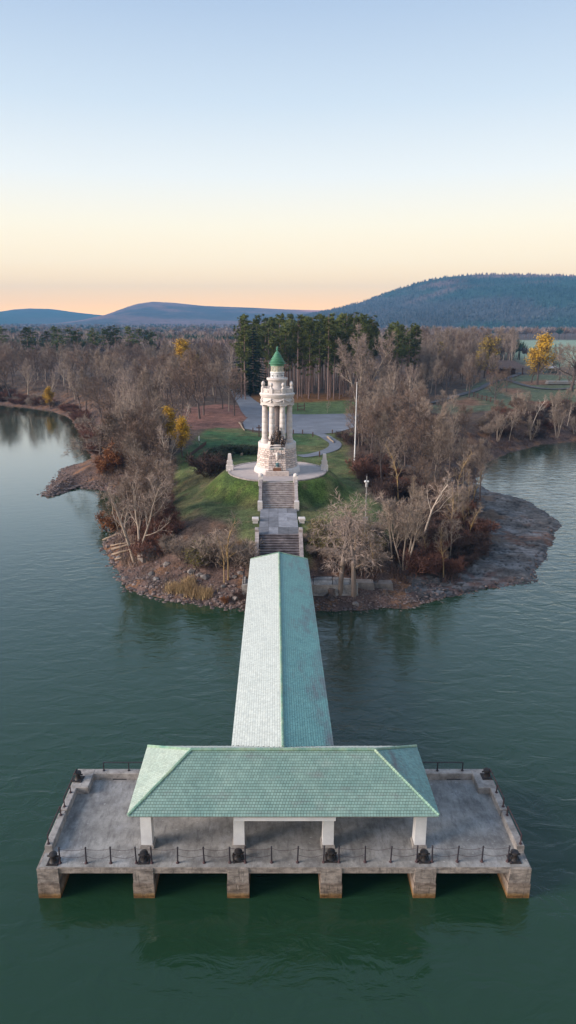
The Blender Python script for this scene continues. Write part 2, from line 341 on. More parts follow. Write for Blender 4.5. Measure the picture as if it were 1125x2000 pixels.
ORD = ['first', 'second', 'third', 'fourth', 'fifth', 'sixth', 'seventh', 'eighth', 'ninth', 'tenth', 'eleventh', 'twelfth', 'thirteenth',
       'fourteenth', 'fifteenth', 'sixteenth', 'seventeenth', 'eighteenth', 'nineteenth', 'twentieth'] + ['twenty-' + k for k in 'first second third fourth fifth sixth seventh eighth ninth'.split()]

# ------------------------------------------------------------------ land: shoreline, heights
SHORE_PX = [(0, 790), (60, 797), (100, 802), (135, 815), (160, 850), (185, 905), (150, 909), (120, 917), (108, 938), (82, 966), (95, 971), (150, 952), (205, 958), (250, 972), (262, 1000),
            (232, 1040), (203, 1062), (212, 1092), (255, 1152), (330, 1172), (400, 1180), (480, 1190), (620, 1192), (700, 1193), (800, 1188), (860, 1170),
            (950, 1150), (1050, 1136), (1045, 1112), (1072, 1080), (1092, 1022), (1062, 996), (1010, 970), (962, 963), (930, 945), (945, 905), (1000, 882), (1060, 868), (1125, 862)]
SH = [at(x, y, 0) for x, y in SHORE_PX]
SH = np.array([(-9000, 900), (-900, 420), (-300, 300)] + SH + [(130, 205), (300, 230), (900, 300), (9000, 500), (9000, 14000), (-9000, 14000)])
def poly_dist(P, X, Y):
    """signed distance, positive inside"""
    X = np.asarray(X, float); Y = np.asarray(Y, float); d = np.full(X.shape, 1e18); ins = np.zeros(X.shape, bool)
    n = len(P)
    for i in range(n):
        ax, ay = P[i]; bx, by = P[(i + 1) % n]; ex, ey = bx - ax, by - ay
        t = np.clip(((X - ax) * ex + (Y - ay) * ey) / (ex * ex + ey * ey + 1e-9), 0, 1)
        d = np.minimum(d, (X - ax - ex * t) ** 2 + (Y - ay - ey * t) ** 2)
        c = ((ay > Y) != (by > Y)); xi = ax + (Y - ay) * ex / (ey if abs(ey) > 1e-9 else 1e-9)
        ins ^= c & (X < xi)
    return np.where(ins, 1, -1) * np.sqrt(d)
TX, TY, TZ = 0.42, 106.3, 8.3          # monument centre
def shelf_mask(X, Y): return sstep(9, 24, X) * (1 - sstep(112, 150, Y))
def height(X, Y, d=None):
    X = np.asarray(X, float); Y = np.asarray(Y, float)
    if d is None:
        d = poly_dist(SH, X, Y) + 1.6 * (fbm(X * .35, Y * .35, 3, 3) - .5) * sstep(1500, 300, Y)
    W = 15 + 22 * shelf_mask(X, Y)
    hb = 5.0 * sstep(-.06, 1, d / W) + 0.35 * sstep(0, 1.5, d)
    hb = hb + (fbm(X * .06, Y * .06, 9, 3) - .5) * 1.0 * sstep(6, 25, d) + (fbm(X * .5, Y * .5, 21, 3) - .5) * .5 * sstep(0, 4, d) * (1 - sstep(14, 24, d))
    # level car park and plaza mound
    lot = sstep(155, 166, Y) * (1 - sstep(206, 216, Y)) * sstep(-22, -12, X) * (1 - sstep(24, 34, X))
    hb = hb * (1 - lot) + 5.0 * lot
    r = np.hypot(X - TX, (Y - TY))
    mound = 5.0 + 3.2 * (1 - sstep(7.7, 12.6, r))
    hb = np.where(r < 12.7, np.maximum(hb, mound), hb)
    # cut for the stairs
    w = 1 - sstep(3.0, 5.2, np.abs(X - 0.55)); w = w * sstep(74, 76, Y) * (1 - sstep(97.5, 99, Y))
    zs = np.interp(Y, [74, 75.5, 82, 92.7, 98.1], [1.6, 1.9, 5.2, 5.6, 7.9])
    hb = hb * (1 - w) + zs * w
    return np.where(d > -.02, hb, np.maximum(-3.0, d * 0.3))
def hz(x, y): return float(height(np.array([x]), np.array([y]))[0])
def ground_at(px, py, z0=5.0):
    z = z0
    for _ in range(8):
        x, y = at(px, py, z); z = 0.5 * z + 0.5 * max(0.0, hz(x, y))
    x, y = at(px, py, z); return x, y, hz(x, y)

def axis_vals(c0, c1, step, lo, hi, g):
    v = list(np.arange(c0, c1 + 1e-6, step)); s = step
    while v[-1] < hi: s *= g; v.append(v[-1] + s)
    s = step; out = []
    x = c0
    while x > lo: s *= g; x -= s; out.append(x)
    return np.array(out[::-1] + v)
gx = axis_vals(-55, 60, 0.6, -7000, 7000, 1.045); gy = axis_vals(66, 215, 0.6, 60, 12000, 1.035)
GX, GY = np.meshgrid(gx, gy)
D0 = poly_dist(SH, GX, GY)
DD = D0 + 1.6 * (fbm(GX * .35, GY * .35, 3, 3) - .5) * sstep(1500, 300, GY)
GZ = height(GX, GY, DD)
GZ = GZ - .5 * sstep(.4, .6, shelf_mask(GX, GY) * sstep(-.6, 1.0, DD) * (1 - sstep(11, 15, DD)))      # seat of the rock shelf
def pxpoly(pts, z=5.0): return np.array([at(x, y, z) for x, y in pts])
def soft(P, X, Y, w, jit=2.0, seed=5):
    return sstep(-w, w, poly_dist(P, X, Y) + (fbm(X * .25, Y * .25, seed, 4) - .5) * 2 * jit)
LAWN = pxpoly([(338, 975), (336, 935), (352, 890), (392, 850), (432, 828), (475, 838), (500, 848), (690, 846), (668, 870), (690, 905), (735, 925), (700, 955), (740, 985), (800, 998), (770, 1030), (690, 1020), (625, 1050), (592, 1078), (500, 1080), (478, 1035), (440, 1022), (395, 1008), (350, 1002)])
LAWN2 = pxpoly([(478, 792), (690, 780), (700, 808), (600, 812), (480, 802)])
NEEDLES = pxpoly([(476, 772), (700, 770), (690, 783), (600, 788), (480, 794)])
RED = pxpoly([(360, 800), (440, 792), (475, 800), (502, 812), (476, 824), (470, 836), (420, 834), (380, 842), (350, 830)])
RGREEN = pxpoly([(820, 812), (870, 790), (950, 742), (1040, 733), (1140, 735), (1140, 795), (1000, 800), (900, 806)])
RRED = [pxpoly(p) for p in ([(880, 788), (925, 778), (940, 790), (900, 800)], [(975, 763), (1010, 760), (1030, 768), (1000, 776)], [(1015, 748), (1070, 745), (1085, 753), (1020, 754)])]
FIELD = np.array([(150, 400), (400, 400), (900, 950), (260, 950)])
LEFTFIELD = np.array([(-2, 215), (-4, 232), (12, 235), (30, 232), (30, 205)])
C = np.empty(GX.shape + (3,)); C[:] = (0.088, 0.06, 0.046)
def mixc(c, w):
    global C
    C = C * (1 - w[..., None]) + np.array(c) * w[..., None]
nz1 = fbm(GX * .12, GY * .12, 40, 4); nz2 = fbm(GX * .5, GY * .5, 44, 4)
mixc((0.12, 0.08, 0.06), sstep(.45, .7, nz1) * .7)
mixc((0.105, 0.068, 0.06), (1 - sstep(4, 12, DD)) * .75)                              # purple-brown rubble bank
mixc((0.20, 0.10, 0.05), sstep(.55, .75, nz2) * (1 - sstep(8, 18, DD)) * .8)
near = (GY < 400)
def paint(P, c, w, jit=2.0, seed=5, k=1.0):
    m = np.zeros(GX.shape); m[near] = soft(P, GX[near], GY[near], w, jit, seed); mixc(c, m * k)
paint(LAWN, (0.098, 0.115, 0.045), 1.2, 1.6)
lawnmask = np.zeros(GX.shape); lawnmask[near] = soft(LAWN, GX[near], GY[near], 1.2, 1.6)
mixc((0.035, 0.10, 0.04), lawnmask * sstep(118, 150, GY) * (1 - sstep(2, 14, GX)) * .85)
mixc((0.13, 0.115, 0.06), lawnmask * sstep(.5, .72, nz1) * (1 - sstep(-9, -4, GX)) * .8)
rr = np.hypot(GX - TX, GY - TY)
nz3 = fbm(GX * .9, GY * .9, 48, 3); nz4 = fbm(GX * .22, GY * .22, 52, 4)
mixc((0.066, 0.108, 0.02), lawnmask * (1 - sstep(10.5, 13.5, rr)) * (1 - sstep(104, 110, GY)) * .8)
mixc((0.13, 0.115, 0.05), lawnmask * sstep(.52, .7, nz4) * .65); mixc((0.035, 0.06, 0.02), lawnmask * sstep(.5, .66, fbm(GX * .3, GY * .3, 56, 4)) * .6); mixc((0.16, 0.1, 0.06), lawnmask * sstep(.66, .8, nz3) * .5)
paint(LAWN2, (0.085, 0.125, 0.055), 2.0, 2.5)
paint(NEEDLES, (0.17, 0.085, 0.035), 3.0, 3)
paint(RED, (0.2, 0.098, 0.075), 1.6, 2.5)
paint(RGREEN, (0.095, 0.12, 0.07), 3, 6, 8, .85)
for P in RRED: paint(P, (0.2, 0.11, 0.07), 3, 3)
fm = np.zeros(GX.shape); bm_ = (GY > 300) & (GY < 1200); fm[bm_] = sstep(-12, 12, poly_dist(FIELD, GX[bm_], GY[bm_])); mixc((0.22, 0.28, 0.2), fm)
V = np.stack([GX, GY, GZ], -1).reshape(-1, 3); nx = len(gx); ny = len(gy)
ii = (np.arange(ny - 1)[:, None] * nx + np.arange(nx - 1)[None, :]).ravel()
F = np.stack([ii, ii + 1, ii + nx + 1, ii + nx], -1)
keep = (V[F, 2].max(1) > -2.9); F = F[keep]
tag(link_mesh('ground', np_mesh('ground', V, F, C.reshape(-1, 3), True), M['ground']), kind='structure')

# rock shelf on the right point: layered slabs, finer mesh than the ground under it
sx = np.arange(9.6, 50, 0.28); sy = np.arange(70, 134, 0.28); SX, SY = np.meshgrid(sx, sy)
sd0 = poly_dist(SH, SX, SY); sd = sd0 + 1.6 * (fbm(SX * .35, SY * .35, 3, 3) - .5)
SZ = height(SX, SY, sd)
wv = SZ + .9 * (fbm(SX * .14 + SY * .03, SY * .4, 61, 5) - .5)
stp = .2; q = wv / stp; qf = np.floor(q); SZ2 = (qf + sstep(.72, 1.0, q - qf)) * stp + .06 + .14 * (fbm(SX * 1.0, SY * 2.2, 65, 4) - .5) - .12 * sstep(.47, .5, vnoise(SX * .7 + .5 * SY, SY * .9, 67)) * (1 - sstep(.5, .53, vnoise(SX * .7 + .5 * SY, SY * .9, 67)))
SZ2 = np.where(sd > 0.05, np.maximum(SZ2, .04), np.minimum(SZ - .05, -0.08))
tint = np.empty(SX.shape + (3,)); tint[:] = (0.098, 0.09, 0.088)
def tmix(c, w):
    global tint
    tint = tint * (1 - w[..., None]) + np.array(c) * w[..., None]
tmix((0.16, 0.158, 0.165), sstep(.47, .62, fbm(SX * .16, SY * .55, 71, 5)))
tmix((0.035, 0.032, 0.034), sstep(.5, .62, fbm(SX * .16 + 4, SY * .22, 75, 4)) * sstep(4, 9, sd))
tmix((0.05, 0.045, 0.05), (1 - sstep(.2, 1.3, sd)) * .8)
tmix((0.15, 0.075, 0.05), sstep(.64, .76, fbm(SX * .2, SY * .4, 81, 4)) * .8)
tmix((0.11, 0.06, 0.05), sstep(.5, .62, vnoise(SX * 1.1, SY * 1.1, 88)) * (1 - sstep(80, 84, SY)) * (1 - sstep(26, 32, SX)) * .85)
cr1 = fbm(SX * .3 + SY * .08, SY * .9, 101, 4); cr2 = fbm(SX * .5 - SY * .25, SY * .35 + SX * .2, 105, 4); fine = fbm(SX * .6, SY * 2.6, 109, 4)
tmix((0.18, 0.17, 0.168), sstep(.56, .7, fine) * .7); tmix((0.045, 0.04, 0.04), sstep(.46, .3, fine) * .75)
crk = np.maximum(1 - sstep(.004, .018, np.abs(cr1 - .5)), 1 - sstep(.004, .016, np.abs(cr2 - .5)))
tmix((0.018, 0.016, 0.016), crk * .9); tmix((0.13, 0.085, 0.06), sstep(.54, .66, fbm(SX * .35 + 9, SY * .5, 113, 4)) * sstep(3, 8, sd) * .8)
SZ2 = np.where(sd > .3, SZ2 - .12 * crk + .1 * (fine - .5), SZ2)
xs_ = shelf_mask(SX, SY) * sstep(-1.2, .4, sd) * (1 - sstep(13, 17, sd + 3 * (fbm(SX * .3, SY * .3, 91, 3) - .5)))
ok = xs_ > .35
V2 = np.stack([SX, SY, SZ2], -1).reshape(-1, 3); n2 = len(sx)
jj = (np.arange(len(sy) - 1)[:, None] * n2 + np.arange(n2 - 1)[None, :]).ravel()
F2 = np.stack([jj, jj + 1, jj + n2 + 1, jj + n2], -1); F2 = F2[ok.ravel()[F2].all(1)]
tag(link_mesh('rock_shelf', np_mesh('rock_shelf', V2, F2, tint.reshape(-1, 3)), M['strata']), kind='structure')

# draped sheets: car park, road, footpaths
def drape(name, P, m, lift, step=0.8):
    P = np.array(P); x0, y0 = P.min(0); x1, y1 = P.max(0)
    b = MB(); pts = []
    # outline resampled, triangulated through bmesh
    import bmesh
    from mathutils.geometry import tessellate_polygon
    out = []
    for i in range(len(P)):
        a = P[i]; c = P[(i + 1) % len(P)]; k = max(1, int(np.hypot(*(c - a)) / 3))
        for j in range(k): out.append(a + (c - a) * j / k)
    out = np.array(out)
    bm = bmesh.new(); vs = [bm.verts.new((p[0], p[1], 0)) for p in out]; bm.faces.new(vs)
    bmesh.ops.triangulate(bm, faces=bm.faces[:])
    for _ in range(6):
        es = [e for e in bm.edges if e.calc_length() > step * 2.2]
        if not es: break
        bmesh.ops.subdivide_edges(bm, edges=es, cuts=1); bmesh.ops.triangulate(bm, faces=[f for f in bm.faces if len(f.verts) > 3])
    co = np.array([v.co[:] for v in bm.verts]); z = height(co[:, 0], co[:, 1])
    for v, h in zip(bm.verts, z): v.co.z = h + lift
    me = bpy.data.meshes.new(name); bm.to_mesh(me); bm.free()
    return tag(link_mesh(name, me, m), kind='structure')
def smooth_line(pts, n=10):
    P = [Vector((*p, 0)) for p in pts]; out = []
    for i in range(len(P) - 1):
        a = P[max(i - 1, 0)]; b = P[i]; c = P[i + 1]; d = P[min(i + 2, len(P) - 1)]
        for k in range(n):
            t = k / n
            out.append(0.5 * ((2 * b) + (c - a) * t + (2 * a - 5 * b + 4 * c - d) * t * t + (3 * b - a - 3 * c + d) * t ** 3))
    out.append(P[-1]); return [(p.x, p.y) for p in out]
def ribbon(name, pts, w, m, lift):
    P = smooth_line(pts); V = []; F = []
    for i, p in enumerate(P):
        a = P[max(i - 1, 0)]; b = P[min(i + 1, len(P) - 1)]; t = Vector((b[0] - a[0], b[1] - a[1])).normalized()
        ww = w[0] + (w[1] - w[0]) * i / (len(P) - 1) if isinstance(w, tuple) else w
        for k in (-1, -.5, 0, .5, 1):
            V.append((p[0] - t.y * ww * k / 2, p[1] + t.x * ww * k / 2))
    V = np.array(V); z = height(V[:, 0], V[:, 1]).reshape(-1, 5)
    z = (np.maximum(z, z.mean(1, keepdims=True))).ravel() + lift
    for i in range(len(P) - 1):
        for k in range(4): F.append((i * 5 + k, i * 5 + k + 1, (i + 1) * 5 + k + 1, (i + 1) * 5 + k))
    return tag(link_mesh(name, np_mesh(name, np.column_stack([V, z]), F), m), kind='structure')
LOT = [at(x, y, 5.0) for x, y in [(474, 826), (478, 838), (497, 841), (560, 848), (625, 850), (655, 846), (690, 836), (706, 818), (704, 808), (600, 810), (520, 809), (488, 812)]]
drape('parking_lot', LOT, M['asphalt'], 0.10)
ribbon('road', [at(x, y, 5) for x, y in [(512, 815), (500, 806), (488, 795), (474, 778), (462, 762)]], (9, 5), M['asphalt'], 0.14)
ribbon('footpath', [at(x, y, 5.2) for x, y in [(622, 848), (640, 858), (655, 870), (645, 880), (615, 889), (585, 893)]], 2.6, M['asphalt'], 0.07)
ribbon('road', [at(x, y, 5) for x, y in [(800, 795), (860, 785), (930, 765), (965, 748), (1000, 738), (1020, 730)]], 2.6, M['old_asphalt'], 0.25)
ribbon('road', [at(x, y, 5) for x, y in [(985, 742), (1030, 757), (1080, 762), (1130, 760)]], 2.6, M['old_asphalt'], 0.3)

# water
def water_mat():
    m = bpy.data.materials.new('lake_water'); m.use_nodes = True; nt = m.node_tree; N = nt.nodes; L = nt.links
    b = N['Principled BSDF']; b.inputs['Base Color'].default_value = (0.0125, 0.039, 0.019, 1); b.inputs['Roughness'].default_value = 0.1
    b.inputs['Coat Weight'].default_value = 1.0; b.inputs['Coat IOR'].default_value = 1.33; b.inputs['Coat Roughness'].default_value = 0.08
    b.inputs['IOR'].default_value = 1.22
    tc = N.new('ShaderNodeTexCoord'); mp = N.new('ShaderNodeMapping'); mp.inputs['Scale'].default_value = (0.55, 1.0, 1); mp.inputs['Rotation'].default_value = (0, 0, R(-18))
    L.new(tc.outputs['Object'], mp.inputs[0])
    n1 = N.new('ShaderNodeTexNoise'); n1.inputs['Scale'].default_value = 0.75; n1.inputs['Detail'].default_value = 4; n1.inputs['Roughness'].default_value = .55; n1.inputs['Distortion'].default_value = .6
    n2 = N.new('ShaderNodeTexNoise'); n2.inputs['Scale'].default_value = 0.03; n2.inputs['Detail'].default_value = 3
    L.new(mp.outputs[0], n1.inputs['Vector']); L.new(tc.outputs['Object'], n2.inputs['Vector'])
    mr = N.new('ShaderNodeMapRange'); mr.inputs['From Min'].default_value = .35; mr.inputs['From Max'].default_value = .65; mr.inputs['To Min'].default_value = .2; mr.inputs['To Max'].default_value = .75
    L.new(n2.outputs['Fac'], mr.inputs['Value'])
    bp = N.new('ShaderNodeBump'); bp.inputs['Distance'].default_value = 0.22
    sp = N.new('ShaderNodeSeparateXYZ'); L.new(tc.outputs['Object'], sp.inputs[0])          # the bay on the left lies in the lee of the point: calm
    m1 = N.new('ShaderNodeMapRange'); m1.interpolation_type = 'SMOOTHSTEP'; m1.inputs['From Min'].default_value = -42; m1.inputs['From Max'].default_value = -12; m1.inputs['To Min'].default_value = .1; m1.inputs['To Max'].default_value = 1
    L.new(sp.outputs['X'], m1.inputs['Value'])
    mm = N.new('ShaderNodeMath'); mm.operation = 'MULTIPLY'; L.new(mr.outputs[0], mm.inputs[0]); L.new(m1.outputs[0], mm.inputs[1])
    L.new(mm.outputs[0], bp.inputs['Strength']); L.new(n1.outputs['Fac'], bp.inputs['Height']); L.new(bp.outputs[0], b.inputs['Normal']); L.new(bp.outputs[0], b.inputs['Coat Normal'])
    return m
me = bpy.data.meshes.new('lake_water'); me.from_pydata([(-9000, -3000, 0), (9000, -3000, 0), (9000, 1500, 0), (-9000, 1500, 0)], [], [(0, 1, 2, 3)])
tag(link_mesh('lake_water', me, water_mat()), kind='structure')

# ------------------------------------------------------------------ hills and haze
def hill(name, prof, Yc, depth_f, depth_b, seed, xr, n, cols, rav):
    """prof: skyline seen from the lake -> crest heights at distance Yc"""
    pts = [zat(x, y, Yc) for x, y in prof]; px_ = [p[0] for p in pts]; pz_ = [p[1] for p in pts]
    xs = np.linspace(xr[0], xr[1], n[0]); ts = np.linspace(-1, 1, n[1]); X, T = np.meshgrid(xs, ts)
    crest = np.interp(X, px_, pz_); Y = Yc + np.where(T < 0, T * depth_f, T * depth_b)
    prof_t = np.where(T < 0, np.clip(1 + T, 0, 1) ** .85, (1 - T) ** 1.0)
    rv = (fbm(X / rav + .4 * T, T * 1.5 + seed, seed, 5) - .5)
    Z = 2 + (crest - 2) * prof_t * (1 + .95 * rv * (1 - np.abs(1 - 2 * np.clip(1 - np.abs(T), 0, 1)))) 
    Z = np.where(np.abs(T) >= .999, -2, Z)
    a = fbm(X / rav * 1.3, Y / rav * .8, seed + 5, 5)
    tint = np.empty(X.shape + (3,)); tint[:] = cols[0]
    w = sstep(.42, .58, a)[..., None]; tint = tint * (1 - w) + np.array(cols[1]) * w
    w = (sstep(.5, .65, fbm(X / rav * .7, Y / rav, seed + 9, 4)) * sstep(.45, .8, prof_t))[..., None]; tint = tint * (1 - w) + np.array(cols[2]) * w  # pink light on the upper slopes, put into the tint
    nX = len(xs); k = (np.arange(len(ts) - 1)[:, None] * nX + np.arange(nX - 1)[None, :]).ravel()
    F = np.stack([k, k + 1, k + nX + 1, k + nX], -1)
    o = tag(link_mesh(name, np_mesh(name, np.stack([X, Y, Z], -1).reshape(-1, 3), F, tint.reshape(-1, 3), True), M['hill']), kind='structure')
    return xs, ts, X, Y, Z, tint
HB = [(0.02, 0.045, 0.04), (0.05, 0.05, 0.052), (0.3, 0.12, 0.12)]
h1 = hill('hill', [(560, 624), (640, 607), (700, 592), (760, 571), (820, 551), (870, 541), (930, 536), (1000, 535), (1060, 537), (1125, 539), (1250, 545), (1500, 575), (1800, 620)], 2900, 1250, 900, 3, (60, 2800), (260, 140), HB[:2] + [(0.15, 0.085, 0.08)], 420)
hill('hill', [(160, 628), (215, 617), (240, 604), (270, 593), (300, 589), (340, 591), (400, 597), (450, 599), (500, 601), (560, 604), (640, 606), (800, 618)], 4300, 1200, 700, 14, (-1350, 950), (260, 90), [(0.05, 0.045, 0.05), (0.15, 0.085, 0.085), (0.42, 0.17, 0.14)], 420)
hill('hill', [(-400, 600), (-200, 612), (-60, 615), (0, 610), (30, 604), (60, 602), (100, 603), (150, 610), (215, 617), (280, 620), (340, 626)], 5000, 1300, 800, 27, (-3600, -620), (140, 50), HB, 800)

haze = MB().box(-7500, 7500, -400, 6000, -4.2, 300).build('haze', None); tag(haze, kind='stuff')
hm = bpy.data.materials.new('evening_haze'); hm.use_nodes = True; hn = hm.node_tree; hn.nodes.clear()
ho = hn.nodes.new('ShaderNodeOutputMaterial'); hv = hn.nodes.new('ShaderNodeVolumePrincipled')
hv.inputs['Color'].default_value = (0.2, 0.52, 0.94, 1); hv.inputs['Density'].default_value = 0.000125; hv.inputs['Anisotropy'].default_value = 0.0
hn.links.new(hv.outputs[0], ho.inputs['Volume']); haze.data.materials.append(hm); haze.display_type = 'WIRE'

# ------------------------------------------------------------------ the landing pier
AX = 0.55                                        # centre line of pier, walkway, stairs
DX0, DX1, DY0, DY1, DZ = -12.98, 14.12, 31.5, 39.5, 2.0
pier = thing('landing_pier', 'long grey concrete landing pier with six square legs standing in green water', 'pier', (AX, DY0, 0))
MB().box(DX0, DX1, DY0, DY1, DZ - .38, DZ).build('deck', M['deck'], pier, world=True)
MB().box(DX0 - .02, DX1 + .02, DY0 - .03, DY0 + .02, DZ - .4, DZ - .03).build('edge_beam', M['pier'], pier, world=True)
for i, (xa, xb) in enumerate([(77, 120), (262, 303), (444, 487), (625, 667), (806, 849), (989, 1032)]):
    a = at(xa, 1748, .1)[0]; b = at(xb, 1748, .1)[0]; b_ = MB(); y0 = DY0 - .12
    b_.box(a, b, y0, DY1 - .4, -2.2, .95); b_.box(a + .03, b - .03, y0 + .03, DY1 - .45, .95, DZ - .05)
    b_.build('pier_leg', M['pier'], pier, world=True)
MB().box(-2.9, 4.0, 39.6, 73.5, -2.2, 1.35).build('causeway_wall', M['pier'], pier, world=True)
MB().box(-3.0, 4.1, 39.5, 74.2, 1.35, 2.0).build('causeway_deck', M['deck'], pier, world=True)
pw, ph = 0.42, 0.48
MB().bbox(DX0, DX0 + pw, DY0 + 1.05, DY0 + 3.75, DZ, DZ + ph).build('parapet', M['parapet'], pier, world=True)
MB().bbox(DX0, DX0 + pw, DY0 + 4.05, DY1 - 1.9, DZ, DZ + ph).build('parapet', M['parapet'], pier, world=True)
MB().bbox(DX0, DX0 + 1.15, DY1 - 1.9, DY1, DZ, DZ + ph).build('parapet', M['parapet'], pier, world=True)
MB().bbox(DX1 - pw, DX1, DY0 + 1.05, DY0 + 3.75, DZ, DZ + ph).build('parapet', M['parapet'], pier, world=True)
MB().bbox(DX1 - pw, DX1, DY0 + 4.05, DY1 - 1.9, DZ, DZ + ph).build('parapet', M['parapet'], pier, world=True)
MB().bbox(DX1 - 1.15, DX1, DY1 - 1.9, DY1, DZ, DZ + ph).build('parapet', M['parapet'], pier, world=True)
MB().bbox(DX0 + 1.15, -3.0, DY1 - .5, DY1, DZ, DZ + ph).build('parapet', M['parapet'], pier, world=True)
MB().bbox(4.1, DX1 - 1.15, DY1 - .5, DY1, DZ, DZ + ph).build('parapet', M['parapet'], pier, world=True)
for xx in (DX0, DX1 - pw):                       # broken stone scrolls between the parapet runs, and scuppers
    MB().lathe([(.16, DZ), (.19, DZ + .2), (.12, DZ + .42)], 8, (xx + pw / 2, DY0 + 3.9)).build('scroll_block', M['parapet'], pier, True, world=True)
for xa in (-10.6, -8.1, 9.2, 11.3):
    MB().box(xa, xa + .9, DY1 - .512, DY1 - .49, DZ + .01, DZ + .07).build('scupper', M['iron'], pier, world=True)

def railing(name, label, pts, h, posts, m='iron', group='rusty iron railings on the pier', mid=False):
    t = thing(name, label, 'railing', pts[0], group); L = [Vector(p) for p in pts]
    MB().tube([p + Vector((0, 0, h)) for p in L], .035, 6).build('top_rail', M[m], t, True, world=True)
    if mid: MB().tube([p + Vector((0, 0, h * .55)) for p in L], .03, 6).build('mid_rail', M[m], t, True, world=True)
    for p in posts:
        p = Vector(p); MB().tube([p, p + Vector((0, 0, h))], .04, 6).tube([p, p + Vector((0, 0, .04))], .09, 6).build('rail_post', M[m], t, True, world=True)
    return t
zt = DZ + ph
for s, side, X in ((-1, 'left', DX0 + .18), (1, 'right', DX1 - .18)):
    railing('pier_railing', 'rusty iron rail on the %s parapet of the pier, run nearest the water front' % side, [(X, DY0 + 1.2, zt), (X, DY0 + 3.55, zt)], .62, [(X, DY0 + 1.2, zt), (X, DY0 + 3.55, zt)], 'rust')
    railing('pier_railing', 'rusty iron rail on the %s parapet of the pier, longer run ending at corner bollard' % side, [(X, DY0 + 4.3, zt), (X, DY1 - .9, zt)], .62, [(X, DY0 + 4.3, zt), (X, DY0 + 5.6, zt), (X, DY1 - .9, zt)], 'rust')
    xs_ = [DX0 + 1.75 + 1.65 * k for k in range(5)] if s < 0 else [DX1 - 1.75 - 1.65 * k for k in range(5)]
    railing('pier_railing', 'black iron rail along the back parapet of the pier, %s of the pavilion' % side, [(xs_[0], DY1 - .2, zt), (xs_[-1], DY1 - .2, zt)], .62, [(x, DY1 - .2, zt) for x in xs_])

# bollards
def bollard(label, x, y, z, first=[None]):
    if first[0] is None:
        t = thing('mooring_bollard', label, 'bollard', (x, y, z), 'mooring bollards on the pier')
        MB().frustum(-.33, .33, -.33, .33, 0, .05, .02).build('base_plate', M['bollard'], t)
        MB().lathe([(.24, .05), (.17, .12), (.15, .3), (.19, .4), (.24, .46), (.22, .54), (.1, .6), (.02, .61)], 14).tube([(-.32, 0, .38), (.32, 0, .38)], .05, 6).build('post', M['bollard'], t, True)
        for a in range(4): MB().lathe([(.035, .05), (.03, .08)], 6, (.26 * (-1) ** (a // 2), .26 * (-1) ** a)).build('bolt', M['rust'], t)
        first[0] = t
    else:
        t = copy_tree(first[0]); t.location = (x, y, z); t['label'] = label
    t.rotation_euler.z = rnd.uniform(-.2, .2); return t
for i, (x, y) in enumerate([(104.8, 1683), (281.8, 1680), (465.6, 1677), (646.5, 1677), (827.5, 1678.5), (1003.8, 1679)]):
    p = at(x, y, DZ); bollard('squat black mooring bollard on square plate, %s from the left along the front edge' % ORD[i], p[0], p[1], DZ)
for lab, (x, y) in (('left', (152.8, 1522)), ('right', (950, 1517))):
    p = at(x, y, zt); bollard('squat black mooring bollard on the raised back %s corner of the pier' % lab, p[0], p[1], zt)

# chain posts along the front edge
ST_X = [117.7, 168.5, 216.6, 266.5, 296.6, 347, 398.8, 449.2, 479.2, 530.5, 581, 632, 662, 713, 763, 813.7, 843.7, 893, 941, 991]
st0 = None; SP = []
for i, x in enumerate(ST_X):
    X, Y = at(x, 1684.5 - (x - 536) * .004, DZ); SP.append((X, Y))
    lab = 'thin rusty iron chain post, %s from the left along the front edge of the pier' % ORD[i]
    if st0 is None:
        st0 = thing('chain_post', lab, 'post', (X, Y, DZ), 'chain posts along the front of the pier')
        MB().tube([(0, 0, 0), (0, 0, 1.02)], .042, 7).lathe([(.05, 1.0), (.06, 1.03), (.03, 1.08), (.01, 1.09)], 7).build('shaft', M['iron'], st0, True)
        MB().lathe([(.1, 0), (.09, .03), (.055, .06), (.05, .2)], 8).build('foot', M['rust'], st0, True)
    else:
        t = copy_tree(st0); t.location = (X, Y, DZ); t['label'] = lab; t.rotation_euler = (rnd.uniform(-.03, .03), rnd.uniform(-.03, .03), rnd.random() * 6)
for i in range(len(SP) - 1):
    (xa, ya), (xb, yb) = SP[i], SP[i + 1]; wide = xb - xa > 1.1
    for k, (zz, sag) in enumerate([(.95, .13 if wide else .03), (.52, .2)] if wide else [(.95, .03)]):
        if k and i in (4, 13, 9): continue
        sag *= rnd.uniform(.7, 1.3); n = 9
        b = MB().tube([(xa + (xb - xa) * t / n, ya + (yb - ya) * t / n, DZ + zz - 4 * sag * (t / n) * (1 - t / n)) for t in range(n + 1)], .009, 4)
        tag(b.build('chain', M['rust'], None), '%s chain sagging between the %s and %s posts from the left' % ('upper' if k == 0 else 'lower', ORD[i], ORD[i + 1]), 'chain', 'chains between the pier posts')

